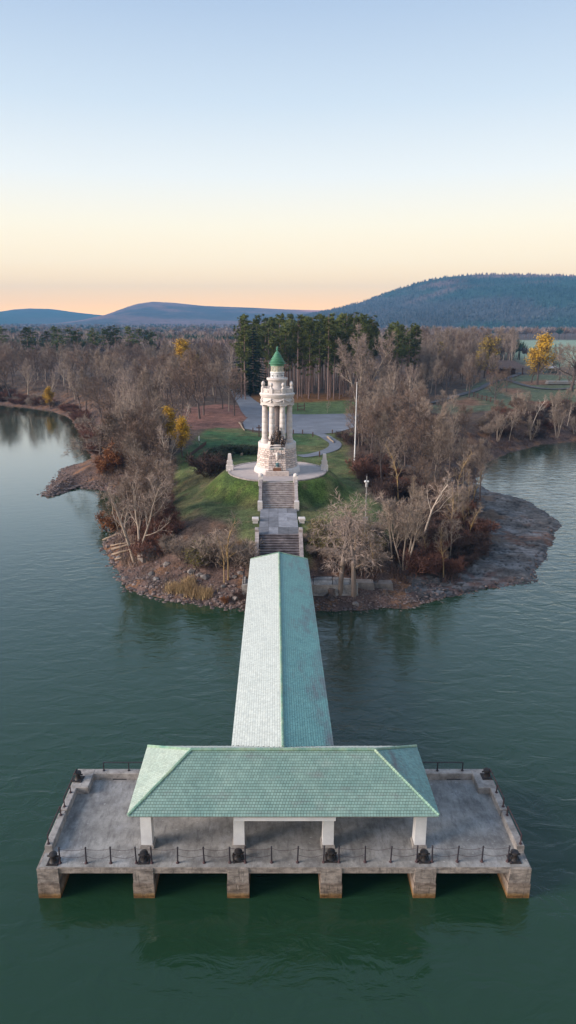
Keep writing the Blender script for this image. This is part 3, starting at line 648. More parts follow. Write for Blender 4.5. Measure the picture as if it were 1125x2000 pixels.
# ------------------------------------------------------------------ tiled roofs
def tile_field(b, o, u, v, n, lo, hi, courses, lim, tw, th=.035, seed=0, gap=.016, cov=.92):
    """o: eave corner, u: along the eave, v: up the slope, lim(s): (umin, umax) at slope position s"""
    r = random.Random(seed)
    for i in range(courses):
        s0 = lo + (hi - lo) * i / courses; s1 = lo + (hi - lo) * (i + cov) / courses
        a0, a1 = lim(s0); c0, c1 = lim(min(s1, hi)); k = math.ceil((a1 - a0) / tw); st = (i % 2) * tw * .5 + r.uniform(-.01, .01)
        for j in range(-1, k + 1):
            x0 = a0 + j * tw + st; x1 = x0 + tw - gap
            X0 = max(x0, a0); X1 = min(x1, a1)
            if X1 - X0 < .02: continue
            Y0 = min(max(x0, c0), c1); Y1 = min(max(x1, c0), c1)
            if Y1 - Y0 < .01: Y0 = Y1 = min(max((X0 + X1) / 2, c0), c1); Y1 += .01
            z0 = th + r.uniform(-.006, .008); z1 = .008 + r.uniform(0, .004); zt0 = z0
            P = lambda a, s, h: tuple(o + u * a + v * s + n * h)
            b.add([P(X0, s0, -.005), P(X1, s0, -.005), P(X0, s0, zt0), P(X1, s0, zt0 + r.uniform(-.004, .004)), P(Y0, s1, z1), P(Y1, s1, z1)],
                  [(0, 1, 3, 2), (2, 3, 5, 4), (0, 2, 4), (1, 5, 3)])
def cap_row(b, p0, p1, k, r=.1):
    p0 = Vector(p0); p1 = Vector(p1)
    for i in range(k):
        a = p0.lerp(p1, i / k); c = p0.lerp(p1, (i + .97) / k); b.tube([a, c], [r * 1.12, r * .9], 6)

EX0, EX1, EY0, EY1, EZ = -7.97, 8.94, 31.8, 38.12, 5.1
RZ, RM, RX0, RX1 = 7.02, 34.96, -4.82, 5.8
pav = thing('pier_pavilion', 'open pavilion with green tiled hip roof on white square columns, standing on the pier', 'pavilion', (AX, 35, DZ))
roof = MB()
E4 = [(EX0, EY0, EZ), (EX1, EY0, EZ), (EX1, EY1, EZ), (EX0, EY1, EZ)]; RR = [(RX0, RM, RZ), (RX1, RM, RZ)]
roof.add(E4 + RR, [(0, 1, 5, 4), (1, 2, 5), (2, 3, 4, 5), (3, 0, 4)])
roof_o = roof.build('roof', M['roof_board'], pav, world=True)
def slope(name, A, B, R0, R1, m, courses, seed, parent, tw=.165):
    A, B, R0, R1 = map(Vector, (A, B, R0, R1)); u = (B - A).normalized(); W = (B - A).length
    up = (R0 - A) - u * (R0 - A).dot(u); Ls = up.length; v = up.normalized(); n = u.cross(v).normalized()
    ra, rb = (R0 - A).dot(u), (R1 - A).dot(u)
    b = MB(); tile_field(b, A + n * .012, u, v, n, -.06, Ls, courses, lambda s: (ra * max(s, 0) / Ls, W + (rb - W) * max(s, 0) / Ls), tw, th=.022, seed=seed)
    o = b.build(name, m, parent, world=True); o['kind'] = 'stuff'; return o
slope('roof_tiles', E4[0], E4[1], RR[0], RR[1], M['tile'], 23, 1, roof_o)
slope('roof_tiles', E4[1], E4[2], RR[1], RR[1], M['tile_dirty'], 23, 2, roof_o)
slope('roof_tiles', E4[2], E4[3], RR[1], RR[0], M['tile_lit'], 23, 3, roof_o)
slope('roof_tiles', E4[3], E4[0], RR[0], RR[0], M['tile_sunlit'], 23, 4, roof_o)
cb = MB(); d = Vector((0, 0, .05))
cap_row(cb, Vector(RR[0]) + d, Vector(RR[1]) + d, 56, .1)
cb.build('ridge_cap', M['cap'], roof_o, True, world=True)['kind'] = 'stuff'
for e, q in ((0, 0), (1, 1), (2, 1), (3, 0)):
    cb = MB(); cap_row(cb, Vector(E4[e]) + d * .8, Vector(RR[q]) + d, 30, .085); cb.build('hip_cap', M['cap'], roof_o, True, world=True)['kind'] = 'stuff'
b = MB()
for (xa, xb, ya, yb) in ((EX0 + .05, EX1 - .05, EY0 + .06, EY0 + .12), (EX0 + .05, EX1 - .05, EY1 - .12, EY1 - .06), (EX0 + .06, EX0 + .12, EY0 + .12, EY1 - .12), (EX1 - .12, EX1 - .06, EY0 + .12, EY1 - .12)):
    b.box(xa, xb, ya, yb, EZ - .16, EZ - .02)
b.build('fascia', M['wood_ceiling'], pav, world=True)
MB().box(EX0 + .2, EX1 - .2, EY0 + .2, EY1 - .2, EZ - .1, EZ - .04).build('ceiling', M['wood_ceiling'], pav, world=True)
CX = [-7.28, -2.02, 3.06, 8.3]
for x in CX:
    for y in (33.25, 37.0):
        MB().frustum(x - .32, x + .32, y - .32, y + .32, DZ, 4.6, .02).build('column', M['white_paint'], pav, world=True)
for y in (33.25, 37.0):
    MB().box(CX[0] - .3, CX[-1] + .3, y - .26, y + .26, 4.6, EZ - .1).build('beam', M['white_paint'], pav, world=True)
for x in (CX[0], CX[-1]): MB().box(x - .26, x + .26, 33.52, 36.73, 4.6, EZ - .1).build('beam', M['white_paint'], pav, world=True)
MB().box(CX[1] - .2, CX[2] + .3, 31.98, 32.2, 4.6, EZ - .17).build('sign_board', M['white_paint'], pav, world=True)
for k in range(21):
    x = EX0 + .5 + k * (EX1 - EX0 - 1) / 20; MB().box(x - .05, x + .05, EY0 + .13, EY0 + .95, EZ - .2, EZ - .105).build('rafter_tail', M['wood_ceiling'], pav, world=True)
for x in CX:
    for y in (33.25, 37.0): MB().frustum(x - .4, x + .4, y - .4, y + .4, DZ + .002, DZ + .2, .03).build('column_base', M['parapet'], pav, world=True)
for s in (-1, 1): MB().tube([(AX + s * 7.0, 36, DZ), (AX + s * 6.6, 36, 4.7)], .03, 6).build('drain_pipe', M['iron'], pav, True, world=True)

# covered walkway behind it
WX0, WX1, WY0, WY1, WZ, WR = -2.66, 3.7, 37.2, 73.65, 5.1, 5.86
walk = thing('covered_walkway', 'long covered walkway with low green tiled gable roof running from pavilion to shore', 'walkway', (AX, 55, DZ))
wm = (WX0 + WX1) / 2
rf = MB(); rf.add([(WX0, WY0 + .9, WZ), (wm, WY0 - .3, WR), (WX1, WY0 + .9, WZ), (WX0, WY1, WZ), (wm, WY1, WR), (WX1, WY1, WZ)], [(0, 3, 4, 1), (1, 4, 5, 2), (3, 5, 4)])
wroof = rf.build('roof', M['roof_board'], walk, world=True)
def wslope(A, v_end, m, seed):
    A = Vector(A); v = (Vector(v_end) - A); Ls = v.length; v.normalize(); u = Vector((0, 1, 0)); n = (u.cross(v)); n = n if n.z > 0 else -n
    b = MB(); tile_field(b, A + n * .012, u, v, n, -.05, Ls, 20, lambda s: (.98 - 1.27 * max(0, min(s, Ls)) / Ls, WY1 - WY0 + .05), .165, th=.022, seed=seed, cov=.92, gap=.01)
    o = b.build('roof_tiles', m, wroof, world=True); o['kind'] = 'stuff'
wslope((WX0, WY0, WZ), (wm, WY0, WR), M['tile_lit'], 6); wslope((WX1, WY0, WZ), (wm, WY0, WR), M['tile_walk'], 7)
cb = MB(); cap_row(cb, (wm, WY0 - .25, WR + .05), (wm, WY1 + .05, WR + .05), 200, .085); cb.build('ridge_cap', M['cap'], wroof, True, world=True)['kind'] = 'stuff'
for x, sx_ in ((WX0, 1), (WX1, -1)):
    cb = MB(); cap_row(cb, (x, WY1, WZ + .05), (wm, WY1, WR + .06), 18, .06); cb.build('verge_cap', M['cap'], wroof, True, world=True)['kind'] = 'stuff'
    MB().box(x + sx_ * .03 - .03, x + sx_ * .03 + .03, WY0 + .95, WY1 - .02, WZ - .16, WZ - .015).build('fascia', M['white_paint'], walk, world=True)
MB().box(WX0 + .1, WX1 - .1, WY0 + 1.4, WY1 - .1, WZ - .12, WZ - .03).build('ceiling', M['wood_ceiling'], walk, world=True)
for k in range(8):
    for x in (WX0 + .55, WX1 - .55):
        y = 41 + k * 4.55; MB().frustum(x - .24, x + .24, y - .24, y + .24, DZ, WZ - .12, .015).build('column', M['white_paint'], walk, world=True)

# ------------------------------------------------------------------ stairs, landing, abutment
def flight(label, y0, z0, y1, z1, n, hw, m, wallm, name='stone_stairs', cap_top=True):
    t = thing(name, label, 'stairs', (AX, y0, z0)); dy = (y1 - y0) / n; dz = (z1 - z0) / n
    for i in range(n):
        MB().box(AX - hw, AX + hw, y0 + i * dy + .06, y0 + (i + 1) * dy + .12, z0 + i * dz - .5, z0 + (i + 1) * dz - .07).box(AX - hw, AX + hw, y0 + i * dy - .035, y0 + (i + 1) * dy + .05, z0 + (i + 1) * dz - .068, z0 + (i + 1) * dz).build('step', m, t, world=True)
    for s in (-1, 1):
        xa, xb = sorted((AX + s * (hw + .01), AX + s * (hw + .46)))
        w = MB(); h = .62
        w.add([(x, y, z) for x in (xa, xb) for y, z in ((y0 - .1, z0 - 1.2), (y1 + .1, z1 - 1.2), (y1 + .1, z1 + h), (y0 - .1, z0 + h + .15))],
              [(3, 2, 1, 0), (4, 5, 6, 7), (0, 1, 5, 4), (1, 2, 6, 5), (2, 3, 7, 6), (3, 0, 4, 7)])
        w.build('side_wall', M['step'], t, world=True)
    return t
flight('lower flight of grimy stone steps climbing from the covered walkway to the landing', 74.4, 2.0, 81.9, 5.5, 18, 2.45, M['step_dark'], M['step'])
t = flight('upper flight of pale stone steps climbing from the landing to the round terrace', 92.7, 5.9, 98.15, 8.3, 14, 2.3, M['step'], M['limestone'])
for s in (-1, 1):
    x = AX + s * 2.54
    MB().bbox(x - .36, x + .36, 97.9, 98.6, 7.4, 9.2, .05).lathe([(.34, 9.2), (.37, 9.32), (.3, 9.5), (.12, 9.62), (.01, 9.64)], 16, (x, 98.25)).build('newel_post', M['limestone'], t, True, world=True)
    MB().bbox(x - .33, x + .33, 92.2, 92.85, 5.2, 6.95, .06).build('newel_post', M['limestone'], t, world=True)
landing = thing('stone_landing', 'worn grey flagstone landing between the two flights of steps', 'landing', (AX, 87, 5.5))
MB().box(AX - 2.5, AX + 2.5, 81.95, 92.6, 5.0, 5.46).build('bed', M['mortar'], landing, world=True)
xe = [-2.5, -1.3, -.05, 1.2, 2.5]; ye = [82.0, 84.6, 86.9, 88.6, 90.5, 92.66]
for i in range(4):
    for j in range(5):
        if i == 3 and j in (1, 3): continue
        x1 = xe[i + 2] if (i == 2 and j in (1, 3)) else xe[i + 1]
        z = np.interp(ye[j], [82, 92.7], [5.5, 5.9]) - .02 + rnd.uniform(0, .015); z2 = np.interp(ye[j + 1], [82, 92.7], [5.5, 5.9]) - .02
        xa, xb, ya, yb = AX + xe[i] + .015, AX + x1 - .015, ye[j] + .015, ye[j + 1] - .015
        q = MB(); q.add([(xa, ya, 5.3), (xb, ya, 5.3), (xb, yb, 5.3), (xa, yb, 5.3), (xa, ya, z), (xb, ya, z), (xb, yb, z2), (xa, yb, z2)], [(4, 5, 6, 7), (0, 1, 5, 4), (1, 2, 6, 5), (2, 3, 7, 6), (3, 0, 4, 7)])
        q.build('flagstone', M['slab'], landing, world=True)
for s, sd_ in ((-1, 'left'), (1, 'right')):
    x = AX + s * 3.05
    p = thing('stone_pedestal', 'small square stone pedestal on the grass at the %s edge of the landing' % sd_, 'pedestal', (x, 87.2, 5.0), 'stone pedestals beside the landing')
    MB().bbox(-.34, .34, -.34, .34, 0, .75, .03).build('shaft', M['limestone'], p)
    MB().frustum(-.42, .42, -.42, .42, .75, .85, -.02).bbox(-.44, .44, -.44, .44, .85, 1.1, .06).build('cap', M['limestone'], p)
    p = thing('stair_pier', 'pale stone end pier at the top %s corner of the lower flight of steps' % sd_, 'pier', (AX + s * 2.72, 81.9, 5.0), 'stone end piers of the lower steps')
    MB().bbox(-.24, .24, -.45, .45, -.4, 1.25, .05).build('shaft', M['step'], p)
ab = thing('shore_abutment', 'low concrete retaining wall and platform at the shore end of the covered walkway', 'retaining wall', (AX, 74, 0))
ax0 = -3.6; ax1 = 9.4
MB().box(ax0, ax1, 73.6, 76.4, -.5, 1.95).build('platform', M['deck'], ab, world=True)
MB().box(ax0 - .1, ax1 + .1, 73.35, 73.75, -.6, 2.12).box(ax0 - .15, ax1 + .15, 73.2, 73.36, -.6, 1.1).build('front_wall', M['parapet'], ab, world=True)
MB().box(ax0 - .1, ax0 + .25, 73.76, 78.5, -.6, 2.12).build('end_wall', M['parapet'], ab, world=True)
railing('shore_railing', 'dark blue pipe railing on the concrete platform right of the walkway', [(4.2, 73.55, 2.12), (8.6, 73.55, 2.12), (9.3, 73.55, 1.3)], .95, [(4.4, 73.55, 2.12), (6.6, 73.55, 2.12), (8.6, 73.55, 2.12)], 'iron', 'pipe railings at the shore end', True)
railing('shore_railing', 'dark blue pipe railing on the concrete platform left of the walkway', [(ax0 + .08, 73.6, 2.12), (ax0 + .08, 78.4, 2.12)], .95, [(ax0 + .08, 73.7, 2.12), (ax0 + .08, 76, 2.12), (ax0 + .08, 78.3, 2.12)], 'iron', 'pipe railings at the shore end', True)

# ------------------------------------------------------------------ round terrace and monument
ter = thing('round_terrace', 'round pale stone terrace with low kerb beneath the monument', 'terrace', (TX, TY, TZ))
MB().lathe([(7.55, -.7), (7.55, -.02), (7.5, 0), (.01, 0)], 96).build('paving', M['plaza'], ter)
kb = [[], []]
n = 120
for k in range(n):
    a = 2 * math.pi * (k + .5) / n
    if math.sin(a) < -.93: continue                # opening at the stairs
    q = MB(); da = math.pi / n - .002
    q.add([(r * math.cos(a + s * da), r * math.sin(a + s * da), z) for z in (-.6, .07) for s in (-1, 1) for r in (7.4, 7.72)],
          [(0, 1, 3, 2), (4, 6, 7, 5), (0, 4, 5, 1), (2, 3, 7, 6), (1, 5, 7, 3), (0, 2, 6, 4)])
    q.build('kerb_stone', M['step'], ter)
for s, sd_ in ((-1, 'left'), (1, 'right')):
    p = thing('terrace_pylon', 'stepped pale stone pylon at the %s edge of the round terrace' % sd_, 'pylon', (TX + s * 7.45, TY + .6, TZ), 'stone pylons flanking the terrace')
    MB().bbox(-.56, .56, -.56, .56, -.6, .8, .05).build('base_block', M['limestone'], p)
    MB().bbox(-.44, .44, -.44, .44, .805, 1.5, .05).build('middle_block', M['limestone'], p)
    MB().frustum(-.33, .33, -.33, .33, 1.505, 2.5, .09).frustum(-.24, .24, -.24, .24, 2.5, 2.6, .08).build('top_block', M['limestone'], p)
    MB().bbox(-.2, .2, -.95, -.52, -.5, .15, .06).build('scroll_block', M['limestone'], p)

tow = thing('memorial_lighthouse', 'tall white stone memorial lighthouse tower with ring of columns and green conical roof', 'lighthouse', (TX, TY, TZ))
def zl(zy): return zat(541, 660 + zy / 4.891, TY)[1] - TZ
def rl(hw, zy):
    z = zl(zy) + TZ; dep = TY * CT - (z - CAM_Z) * ST; return hw / 4.891 * dep / FPX
zb0, zb1, zc0, zc1 = .9, zl(1042), zl(1036), zl(988)
rb0, rb1 = rl(192, 1210), rl(174, 1045)
MB().lathe([(rl(219, 1250), 0), (rl(219, 1250), .3), (rl(212, 1230), .62), (rl(200, 1220), .86), (rb0, .92), (1, .92)], 64).build('plinth', M['limestone'], tow, True)
MB().lathe([(rb0 - .1, .8), (rb1 - .1, zc0 + .05)], 48).build('drum_core', M['mortar'], tow, True)
NC, NBk = 9, 26
for c in range(NC):
    za = .92 + (zc0 - .92) * c / NC; zz = .92 + (zc0 - .92) * (c + 1) / NC; r0 = rb0 + (rb1 - rb0) * c / NC; r1 = rb0 + (rb1 - rb0) * (c + 1) / NC
    var = []
    for w in (.78, 1.0, 1.22):
        da = math.pi / NBk * w - .006; q = MB(); g = .016
        pts = []
        for z, r in ((za + g, r0), (zz - g, r1)):
            for s in (-1, 1): pts += [((r - .2) * math.cos(s * da), (r - .2) * math.sin(s * da), z), (r * math.cos(s * da), r * math.sin(s * da), z)]
        zm = (za + zz) / 2; rm = (r0 + r1) / 2 + rnd.uniform(.05, .09)
        mid = [(rm * math.cos(s * da * .72), rm * math.sin(s * da * .72), zm + t * (zz - za) * .3) for t in (-1, 1) for s in (-1, 1)]
        q.add(pts + mid, [(1, 8, 9, 3), (5, 7, 11, 10), (1, 5, 10, 8), (3, 9, 11, 7), (8, 10, 11, 9), (0, 1, 3, 2), (4, 6, 7, 5), (0, 4, 5, 1), (2, 3, 7, 6)])
        mm = bpy.data.meshes.new('stone'); mm.from_pydata(q.v, [], q.f); mm.materials.append(M['stone']); var.append(mm)
    ang = (c % 2) * math.pi / NBk; k = 0
    seq = []
    while len(seq) < NBk: seq += rnd.choice([[0, 2], [1, 1], [2, 0]])
    for w in seq:
        wd = (.78, 1.0, 1.22)[w] * 2 * math.pi / NBk
        a = ang + wd / 2; ang += wd
        if abs(((a + math.pi / 2 + math.pi) % (2 * math.pi)) - math.pi) < .34: continue      # hidden by the front pedestal
        link_mesh('stone', var[w], None, tow).rotation_euler.z = a
MB().lathe([(rb1 - .02, zc0), (rb1 + .1, zc0 + .05), (rb1 + .1, zc1 - .12), (rb1 + .02, zc1), (.5, zc1)], 64).build('drum_cornice', M['limestone'], tow, True)
# front pedestal
pw0, pw1 = 1.42, 1.2; pf0, pf1 = -(rb0 + .42), -(rb1 + .5); pz0, pz1 = .75, zl(1012)
q = MB(); q.add([(-pw0 + .08, pf0 + .1, pz0), (pw0 - .08, pf0 + .1, pz0), (pw0 - .08, -1, pz0), (-pw0 + .08, -1, pz0), (-pw1 + .08, pf1 + .1, pz1), (pw1 - .08, pf1 + .1, pz1), (pw1 - .08, -1, pz1), (-pw1 + .08, -1, pz1)], [(0, 1, 5, 4), (1, 2, 6, 5), (2, 3, 7, 6), (3, 0, 4, 7), (4, 5, 6, 7)])
q.build('pedestal', M['mortar'], tow)
PN = 9
for c in range(PN):
    za = pz0 + (pz1 - .35 - pz0) * c / PN; zz = pz0 + (pz1 - .35 - pz0) * (c + 1) / PN
    hw = pw0 + (pw1 - pw0) * (c + .5) / PN; yf = pf0 + (pf1 - pf0) * (c + .5) / PN
    e = [-hw]; tgt = 5 if c % 2 else 4
    for k in range(1, tgt): e.append(-hw + 2 * hw * k / tgt + rnd.uniform(-.12, .12))
    e.append(hw)
    for k in range(len(e) - 1):
        x0, x1 = e[k] + .014, e[k + 1] - .014; d0 = rnd.uniform(.05, .1); q = MB()
        corner = k in (0, len(e) - 2); back = yf + (1.0 if corner else .22)
        q.add([(x0, yf, za + .014), (x1, yf, za + .014), (x1, back, za + .014), (x0, back, za + .014), (x0, yf, zz - .014), (x1, yf, zz - .014), (x1, back, zz - .014), (x0, back, zz - .014),
               (x0 + .07, yf - d0, za + .08), (x1 - .07, yf - d0, za + .08), (x1 - .07, yf - d0, zz - .08), (x0 + .07, yf - d0, zz - .08)],
              [(0, 1, 9, 8), (1, 5, 10, 9), (5, 4, 11, 10), (4, 0, 8, 11), (8, 9, 10, 11), (1, 2, 6, 5), (3, 0, 4, 7), (4, 5, 6, 7), (0, 3, 2, 1)])
        q.build('stone', M['stone'], tow)
MB().bbox(-1.78, 1.78, pf0 - .45, pf0 + .9, 0, .72, .08).build('pedestal_step', M['stone'], tow)
MB().bbox(-pw1 - .02, pw1 + .02, pf1 - .1, -1.2, pz1 - .34, pz1, .05).build('pedestal_cap', M['limestone'], tow)
MB().bbox(-.55, .55, pf1 - .24, pf1 - .1, pz1 - .1, pz1 + .16, .02).build('name_block', M['limestone'], tow)
for x0, x1 in ((-1.0, -.45), (.3, .95)): MB().box(x0, x1, pf1 - .125, pf1 - .1, pz1 - .28, pz1 - .12).build('copper_streak', M['verdigris'], tow)
MB().box(-.58, .58, pf0 - .18, pf0 - .02, zl(1240), zl(1197)).box(-.5, .5, pf0 - .2, pf0 - .18, zl(1234), zl(1203)).build('bronze_plaque', M['bronze_plate'], tow)
MB().frustum(-.25, .25, pf0 - .14, pf0 + .1, zl(1185), zl(1150), .02).ball((0, pf0 - .16, zl(1164)), .13, 8, 6, 1.3).lathe([(.16, zl(1183)), (.09, zl(1174)), (.06, zl(1170))], 8, (0, pf0 - .15)).build('bronze_relief', M['verdigris'], tow, True)
za, zz = zl(1118), zl(1052)                        # carved canoe prow
q = MB(); yp = pf1 - .05
q.add([(-.5, yp, zz - .2), (.5, yp, zz - .2), (0, yp - .75, zz + .12), (-.28, yp, za + .35), (.28, yp, za + .35), (0, yp - .55, za + .45), (0, yp - .05, za)],
      [(0, 2, 1), (0, 3, 5, 2), (1, 2, 5, 4), (3, 6, 5), (4, 5, 6)]); q.ball((-.42, yp - .1, zz - .35), .2, 8, 5).ball((.42, yp - .1, zz - .35), .2, 8, 5).ball((0, yp - .1, za + .1), .16, 8, 6, 1.6)
q.build('carved_prow', M['limestone'], tow)
# colonnade
rcol = rl(128, 800) * .985; cr = rl(29, 800); zt1, zt0 = zl(628), zc1
MB().lathe([(rl(78, 800), zc1 - .05), (rl(76, 800), zt1 + .1)], 24).build('inner_shaft', M['core'], tow, True)
for k in range(8):
    a = math.pi / 8 + k * math.pi / 4; c = (rcol * math.cos(a), rcol * math.sin(a)); prof = [(cr * .98, zt0 + .55)]
    nd = 6; zs0, zs1 = zt0 + .55, zt1 - .4
    for d_ in range(nd):
        z0 = zs0 + (zs1 - zs0) * d_ / nd; z1 = zs0 + (zs1 - zs0) * (d_ + 1) / nd; f0 = 1 - .14 * (d_ / nd) ** 1.5; f1 = 1 - .14 * ((d_ + 1) / nd) ** 1.5
        prof += [(cr * f0 - .008, z0), (cr * f0, z0 + .015), (cr * f1, z1 - .015), (cr * f1 - .008, z1)]
    o = MB().lathe(prof, 24, c).build('column', M['limestone'], tow, True)
    MB().lathe([(cr * 1.36, zt0), (cr * 1.36, zt0 + .2), (cr * 1.2, zt0 + .24), (cr * 1.28, zt0 + .36), (cr * 1.05, zt0 + .5), (cr, zt0 + .56)], 24, c).build('base', M['limestone'], o, True)
    b = MB().lathe([(cr * .87, zt1 - .42), (cr * .93, zt1 - .34), (cr * .88, zt1 - .28), (cr * 1.12, zt1 - .12)], 24, c); s_ = cr * 1.15
    b.box(c[0] - s_, c[0] + s_, c[1] - s_, c[1] + s_, zt1 - .12, zt1, a, c); b.build('capital', M['limestone'], o, True)
ra_ = rl(157, 618)
MB().lathe([(rl(100, 620), zt1), (ra_, zt1), (ra_, zl(612)), (ra_ + .07, zl(611)), (ra_ + .07, zl(606)), (1, zl(606))], 64).build('architrave', M['limestone'], tow, True)
rf_ = rl(150, 580); MB().lathe([(rf_, zl(606)), (rf_, zl(558))], 64).build('frieze', M['limestone'], tow, True)
for k in range(8):
    a0 = math.pi / 8 + k * math.pi / 4; a1 = a0 + math.pi / 4; zh = zl(567); pts = []
    for i in range(13):
        t = i / 12; a = a0 + (a1 - a0) * t; pts.append(((rf_ + .05) * math.cos(a), (rf_ + .05) * math.sin(a), zh - .42 * 4 * t * (1 - t)))
    MB().tube(pts, [.06 + .1 * math.sin(math.pi * i / 12) for i in range(13)], 6).build('garland', M['limestone'], tow, True)
    c = ((rf_ + .08) * math.cos(a0), (rf_ + .08) * math.sin(a0))
    MB().ball((*c, zl(575)), .2, 8, 6).lathe([(.08, zl(607)), (.16, zl(598)), (.13, zl(585)), (.1, zl(580))], 8, c).build('frieze_boss', M['limestone'], tow, True)
rc = rl(169, 535); MB().lathe([(rf_ + .05, zl(558)), (rf_ + .18, zl(553)), (rc - .12, zl(548)), (rc - .02, zl(540)), (rc, zl(528)), (rc - .14, zl(521)), (rc - .25, zl(516)), (1, zl(512))], 72).build('cornice', M['limestone'], tow, True)
rp = rl(153, 495); zpa, zpb = zl(520), zl(474)
MB().lathe([(rp - .45, zpa - .05), (rp, zpa - .05), (rp, zpa + .12), (rp - .06, zpa + .14), (rp - .06, zpb - .2), (rp, zpb - .17), (rp, zpb), (rp - .4, zpb), (rp - .4, zpa + .1)], 72).build('parapet', M['limestone'], tow, True)
MB().lathe([(rp - .3, zpa - .02), (.2, zpa)], 48).build('gallery_floor', M['core'], tow)
for k in range(8):
    a = math.pi / 8 + k * math.pi / 4; c = ((rp - .12) * math.cos(a), (rp - .12) * math.sin(a))
    o = MB().box(c[0] - .22, c[0] + .22, c[1] - .26, c[1] + .26, zpa - .02, zpb + .06, a, c).build('parapet_pier', M['limestone'], tow)
    MB().lathe([(.24, zpb + .06), (.2, zpb + .2), (.14, zpb + .28), (.25, zpb + .45), (.27, zpb + .62), (.2, zpb + .8), (.06, zpb + .92), (.01, zpb + .93)], 14, c).build('finial', M['limestone'], o, True)
    a += math.pi / 8; c = ((rp - .02) * math.cos(a), (rp - .02) * math.sin(a))
    MB().box(c[0] - .05, c[0] + .05, c[1] - .42, c[1] + .42, zpa + .2, zpb - .25, a, c).build('panel', M['limestone'], tow)
ru = rl(87, 440); MB().lathe([(ru + .06, zpa), (ru + .04, zl(470)), (ru, zl(460)), (ru, zl(412)), (ru + .05, zl(408))], 48).build('upper_drum', M['limestone'], tow, True)
rg = rl(101, 390); MB().lathe([(ru, zl(411)), (rg - .1, zl(403)), (rg, zl(398)), (rg, zl(382)), (rg - .05, zl(379)), (.2, zl(378))], 48).build('gallery', M['limestone'], tow, True)
rl_ = rl(65, 350); MB().lathe([(rl_, zl(380)), (rl_, zl(333)), (rl_ + .07, zl(331)), (rl_ + .07, zl(323)), (rl_ - .05, zl(321))], 32).build('lantern_base', M['white_paint'], tow, True)
for k in range(8):
    a = -math.pi / 2 + k * math.pi / 4; c = (rl_ * math.cos(a), rl_ * math.sin(a)); MB().ball((c[0], c[1], zl(358)), .1, 8, 5).build('vent', M['iron'], tow, True)
lg = MB().lathe([(rl_ - .12, zl(324)), (rl_ - .12, zl(262))], 32).build('lantern_glass', M['lantern_glass'], tow, True)
b = MB(); zA, zB = zl(322), zl(264); nl = 12; rx = rl_ - .08
for k in range(nl):
    for s in (-1, 1):
        b.tube([(rx * math.cos(2 * math.pi * (k + s * t / 4) / nl), rx * math.sin(2 * math.pi * (k + s * t / 4) / nl), zA + (zB - zA) * t / 4) for t in range(5)], .028, 4)
for k in range(6):
    a = math.pi / 6 + 2 * math.pi * k / 6; b.tube([(rx * math.cos(a), rx * math.sin(a), zA), (rx * math.cos(a), rx * math.sin(a), zB)], .05, 5)
b.lathe([(rl_ - .06, zA - .03), (rl_ - .02, zA), (rl_ - .06, zA + .06)], 32).build('lattice', M['lattice'], tow)
hr = MB(); rr_ = rg - .1
for zz in (zl(336), zl(356)): hr.tube([(rr_ * math.cos(2 * math.pi * i / 32), rr_ * math.sin(2 * math.pi * i / 32), zz) for i in range(33)], .022, 4)
for k in range(16): a = 2 * math.pi * k / 16; hr.tube([(rr_ * math.cos(a), rr_ * math.sin(a), zl(379)), (rr_ * math.cos(a), rr_ * math.sin(a), zl(336))], .022, 4)
hr.build('gallery_railing', M['iron'], tow)
prof = [(rl(66, 262), zl(264)), (rl(64, 255), zl(248))]
NS = 8; ytop, ybot = 128, 246
for k in range(NS):
    y0 = ybot + (ytop - ybot) * k / NS; y1 = ybot + (ytop - ybot) * (k + 1) / NS; w0 = 70 * (1 - k / NS) ** .92 + 9; w1 = 70 * (1 - (k + 1) / NS) ** .92 + 9
    prof += [(rl(w0 + 2, 200), zl(y0)), (rl(w0 + 2, 200), zl(y0) + .09), (rl(w0 * .82 , 200), zl(y0) + .13), (rl(w1 - 1, 200), zl(y1) - .01)]
MB().lathe(prof, 36).build('roof', M['copper'], tow, True)
MB().lathe([(rl(9, 128), zl(128)), (rl(6, 120), zl(120)), (rl(11, 112), zl(112)), (rl(12, 104), zl(107)), (rl(6, 98), zl(102)), (rl(8, 95), zl(96)), (rl(7, 90), zl(90)), (.02, zl(77))], 12).build('roof_finial', M['copper'], tow, True)

